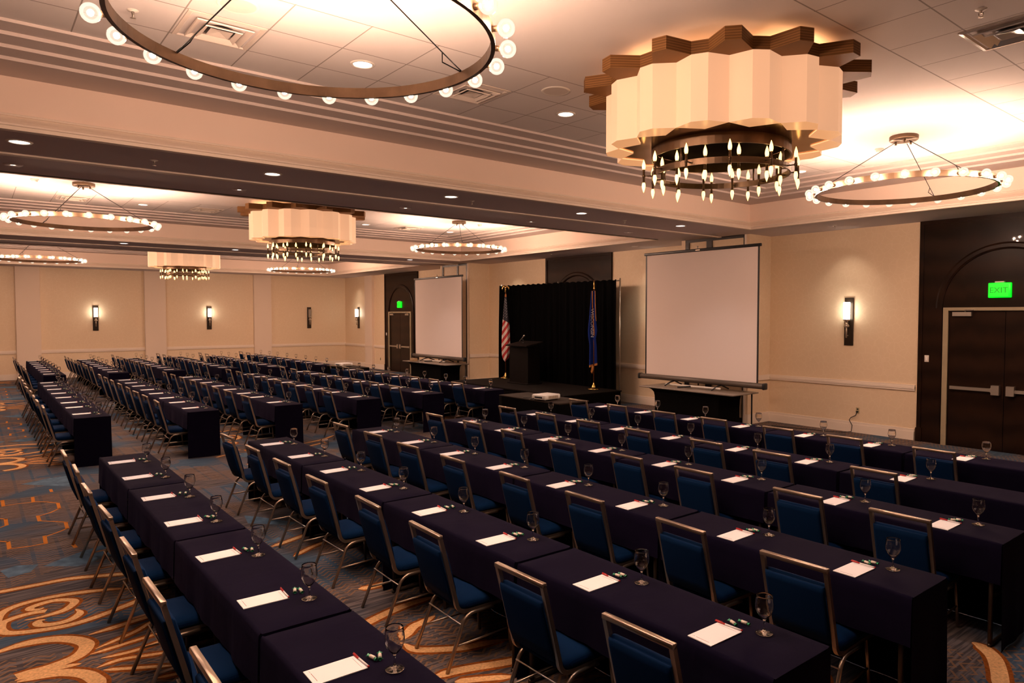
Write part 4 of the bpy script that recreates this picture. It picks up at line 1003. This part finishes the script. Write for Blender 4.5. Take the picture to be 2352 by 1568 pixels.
# ------------------------------------------------------------------ projector tables and projectors
def av_table(x0, x1, y0, y1, z, label):
    t = thing('av_table', label, 'table', ((x0+x1)/2, (y0+y1)/2, 0))
    a, b_ = (x1-x0)/2, (y1-y0)/2
    part('top_cloth', MB().rbox(-a,-b_,z-.03,a,b_,z,.012), M['brown_cloth'], t)
    mb = MB(); n = 64; rows = []
    per = []
    for k in range(n):
        s = k/n*4; e = int(s); f = s-e
        per.append([(-a+2*a*f,-b_),(a,-b_+2*b_*f),(a-2*a*f,b_),(-a,b_-2*b_*f)][e])
    for tt in (0,.3,.7,1):
        rows.append([(x*(1-.004)+ (.012*tt*math.sin(k*2.1))*(1 if abs(x) > a-.01 else 0), y*(1-.004)+(.012*tt*math.sin(k*2.1))*(1 if abs(y) > b_-.01 else 0), (z-.015)*(1-tt)+.005*tt) for k, (x, y) in enumerate(per)])
    part('table_skirt', mb.loft(rows), M['black_poly'], t)
av_table(9.22, 11.02, -8.66, -7.93, .75, 'dark cloth-covered table holding the white projector, between near and middle blocks')
av_table(19.25, 20.85, -9.12, -8.45, .75, 'dark cloth-covered projector table behind the middle block, toward the far corner')
def projector(loc, rz, label):
    t = thing('projector', label, 'projector', loc, rz, 'white projectors')
    part('housing', MB().rbox(-.17,-.21,.018,.17,.21,.108,.022), M['white_plastic'], t)
    gr = MB()
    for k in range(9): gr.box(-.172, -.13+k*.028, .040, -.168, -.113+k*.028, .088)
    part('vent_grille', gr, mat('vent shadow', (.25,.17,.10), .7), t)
    part('connector_panel', MB().box(-.10,.206,.045,.09,.212,.075), M['black'], t)
    part('lens', MB().tube([(.07,-.205,.066),(.07,-.235,.066)], .033, 16), M['black'], t)
    for x, y in ((-.13,-.16),(.13,-.16),(-.13,.16),(.13,.16)): part('foot', MB().lathe([(.012,0),(.014,.02),(.001,.02)], 10, (x,y,0)), M['black'], t)
projector((9.80,-8.12,.75), .12, 'white projector on the table between the near and middle blocks')
projector((20.02,-8.66,.75), .1, 'white projector on the table behind the middle block')
cb = MB().tube([(9.85,-7.875,.79),(9.92,-7.85,.775),(10.06,-7.96,.758),(10.14,-8.04,.758),(10.22,-7.99,.758),(10.28,-7.96,.758)], .006, 6)
solo('projector_cable', cb, M['rubber'], 'black cable trailing from the projector between the blocks', 'cable')

# ------------------------------------------------------------------ projection screens standing on skirted tables
def screen_set(x0, x1, lab, zt):
    # table
    tx0, tx1 = lab['tx']; ty0, ty1 = -12.25, -11.36
    t = thing('screen_table', lab['table'], 'table', ((tx0+tx1)/2, 0, 0))
    a = (tx1-tx0)/2
    part('tabletop', MB().rbox(-a,ty0,.722,a,ty1,.752,.012), mat('grey laminate', (.20,.16,.125), .35), t)
    mb = MB(); rows = []
    for s, z in ((.80,.722),(.74,.69),(.70,.64),(.685,.56),(.68,.4),(.68,.005)):
        m_ = (ty0+ty1)/2; h = (ty1-ty0)/2*(s+.12)
        rows.append([(-a*s, m_-h, z),(a*s, m_-h, z),(a*s, m_+h, z),(-a*s, m_+h, z)])
    part('table_skirt', mb.loft(rows, smooth=False), M['black_poly'], t)
    part('leg', MB().tube([(-a*.9,ty0+.06,.72),(-a*.9,ty0+.06,.0)], .016, 8), M['black'], t)
    part('leg', MB().tube([(a*.9,ty0+.06,.72),(a*.9,ty0+.06,.0)], .016, 8), M['black'], t)
    # screen
    y = -11.93; xm = (x0+x1)/2
    s = thing('projection_screen', lab['screen'], 'projector screen', (xm, y, 0)); hw_ = (x1-x0)/2
    part('case', MB().tube([(-hw_-.13,0,.91),(hw_+.13,0,.91)], .058, 6, ry=.064), M['bronze_dark'] if False else mat('grey screen case', (.075,.055,.040), .45), s)
    for sg_ in (-1, 1): part('end_cap', MB().rbox(sg_*(hw_+.15)-.025,-.07,.845,sg_*(hw_+.15)+.025,.07,.975,.02), M['black'], s)
    part('fabric', MB().box(-hw_+.035,-.004,.94,hw_-.035,.0,zt-.05), M['screen'], s)
    part('border', MB().box(-hw_,-.006,.94,-hw_+.036,.003,zt-.04).box(hw_-.036,-.006,.94,hw_,.003,zt-.04), M['black'], s)
    part('top_bar', MB().rbox(-hw_-.04,-.02,zt-.06,hw_+.04,.02,zt,.012), M['black'], s)
    part('hook', MB().tube([(.02,0,zt-.01),(.02,0,zt+.05),(.05,0,zt+.06)], .009, 6).lathe([(.001,.03),(.028,.045),(.001,.06)], 10, (.02,0,zt)), M['chrome'], s)
    part('label_plate', MB().box(-.05,.02,zt-.042,.06,.023,zt-.018), M['chrome'], s)
    part('support_pole', MB().tube([(.02,-.06,.80),(.02,-.06,zt-.03)], .016, 8), M['bronze_dark'], s)
    ft = MB()
    for sx in (-.62, .62):
        ft.tube([(sx,.02,.86),(sx+.02,.12,.84),(sx+.02,.30,.772)], .016, 6).tube([(sx,.0,.86),(sx,-.24,.772)], .016, 6)
    part('foot', ft.tube([(-.05,.10,.80),(.20,.34,.776),(.24,.36,.776)], .018, 6), M['black'], s)
    part('carrying_bar', MB().tube([(-.72,.17,.80),(.72,.17,.79)], .022, 10), M['white_plastic'], s)
screen_set(7.86, 10.83, dict(tx=(8.05,10.50), table='black-skirted table under the near projection screen', screen='large white projection screen with black border, nearest the camera'), 3.71)
screen_set(18.53, 21.55, dict(tx=(18.62,21.42), table='black-skirted table under the far projection screen', screen='white projection screen with black border beside the far double doors'), 3.57)
bx_ = MB().rbox(20.72,-11.56,.754,21.0,-11.42,.85,.006)
solo('cardboard_box', bx_, mat('tan carton', (.42,.27,.14), .7), 'small tan box on the far screen table', 'box')

# ------------------------------------------------------------------ world and view
w_ = bpy.data.worlds.new('dark surroundings'); SC.world = w_; w_.use_nodes = True
w_.node_tree.nodes['Background'].inputs[0].default_value = (0,0,0,1)
SC.view_settings.view_transform = 'Standard'; SC.view_settings.look = 'None'
SC.view_settings.gamma = 1.0; SC.view_settings.use_curve_mapping = False
SC.view_settings.exposure = EXPOSURE
cy = SC.cycles
cy.max_bounces = 9; cy.diffuse_bounces = 4; cy.glossy_bounces = 3; cy.transmission_bounces = 6; cy.transparent_max_bounces = 12
cy.sample_clamp_indirect = 4.0; cy.caustics_reflective = False; cy.caustics_refractive = False
cy.use_light_tree = True; cy.use_denoising = True
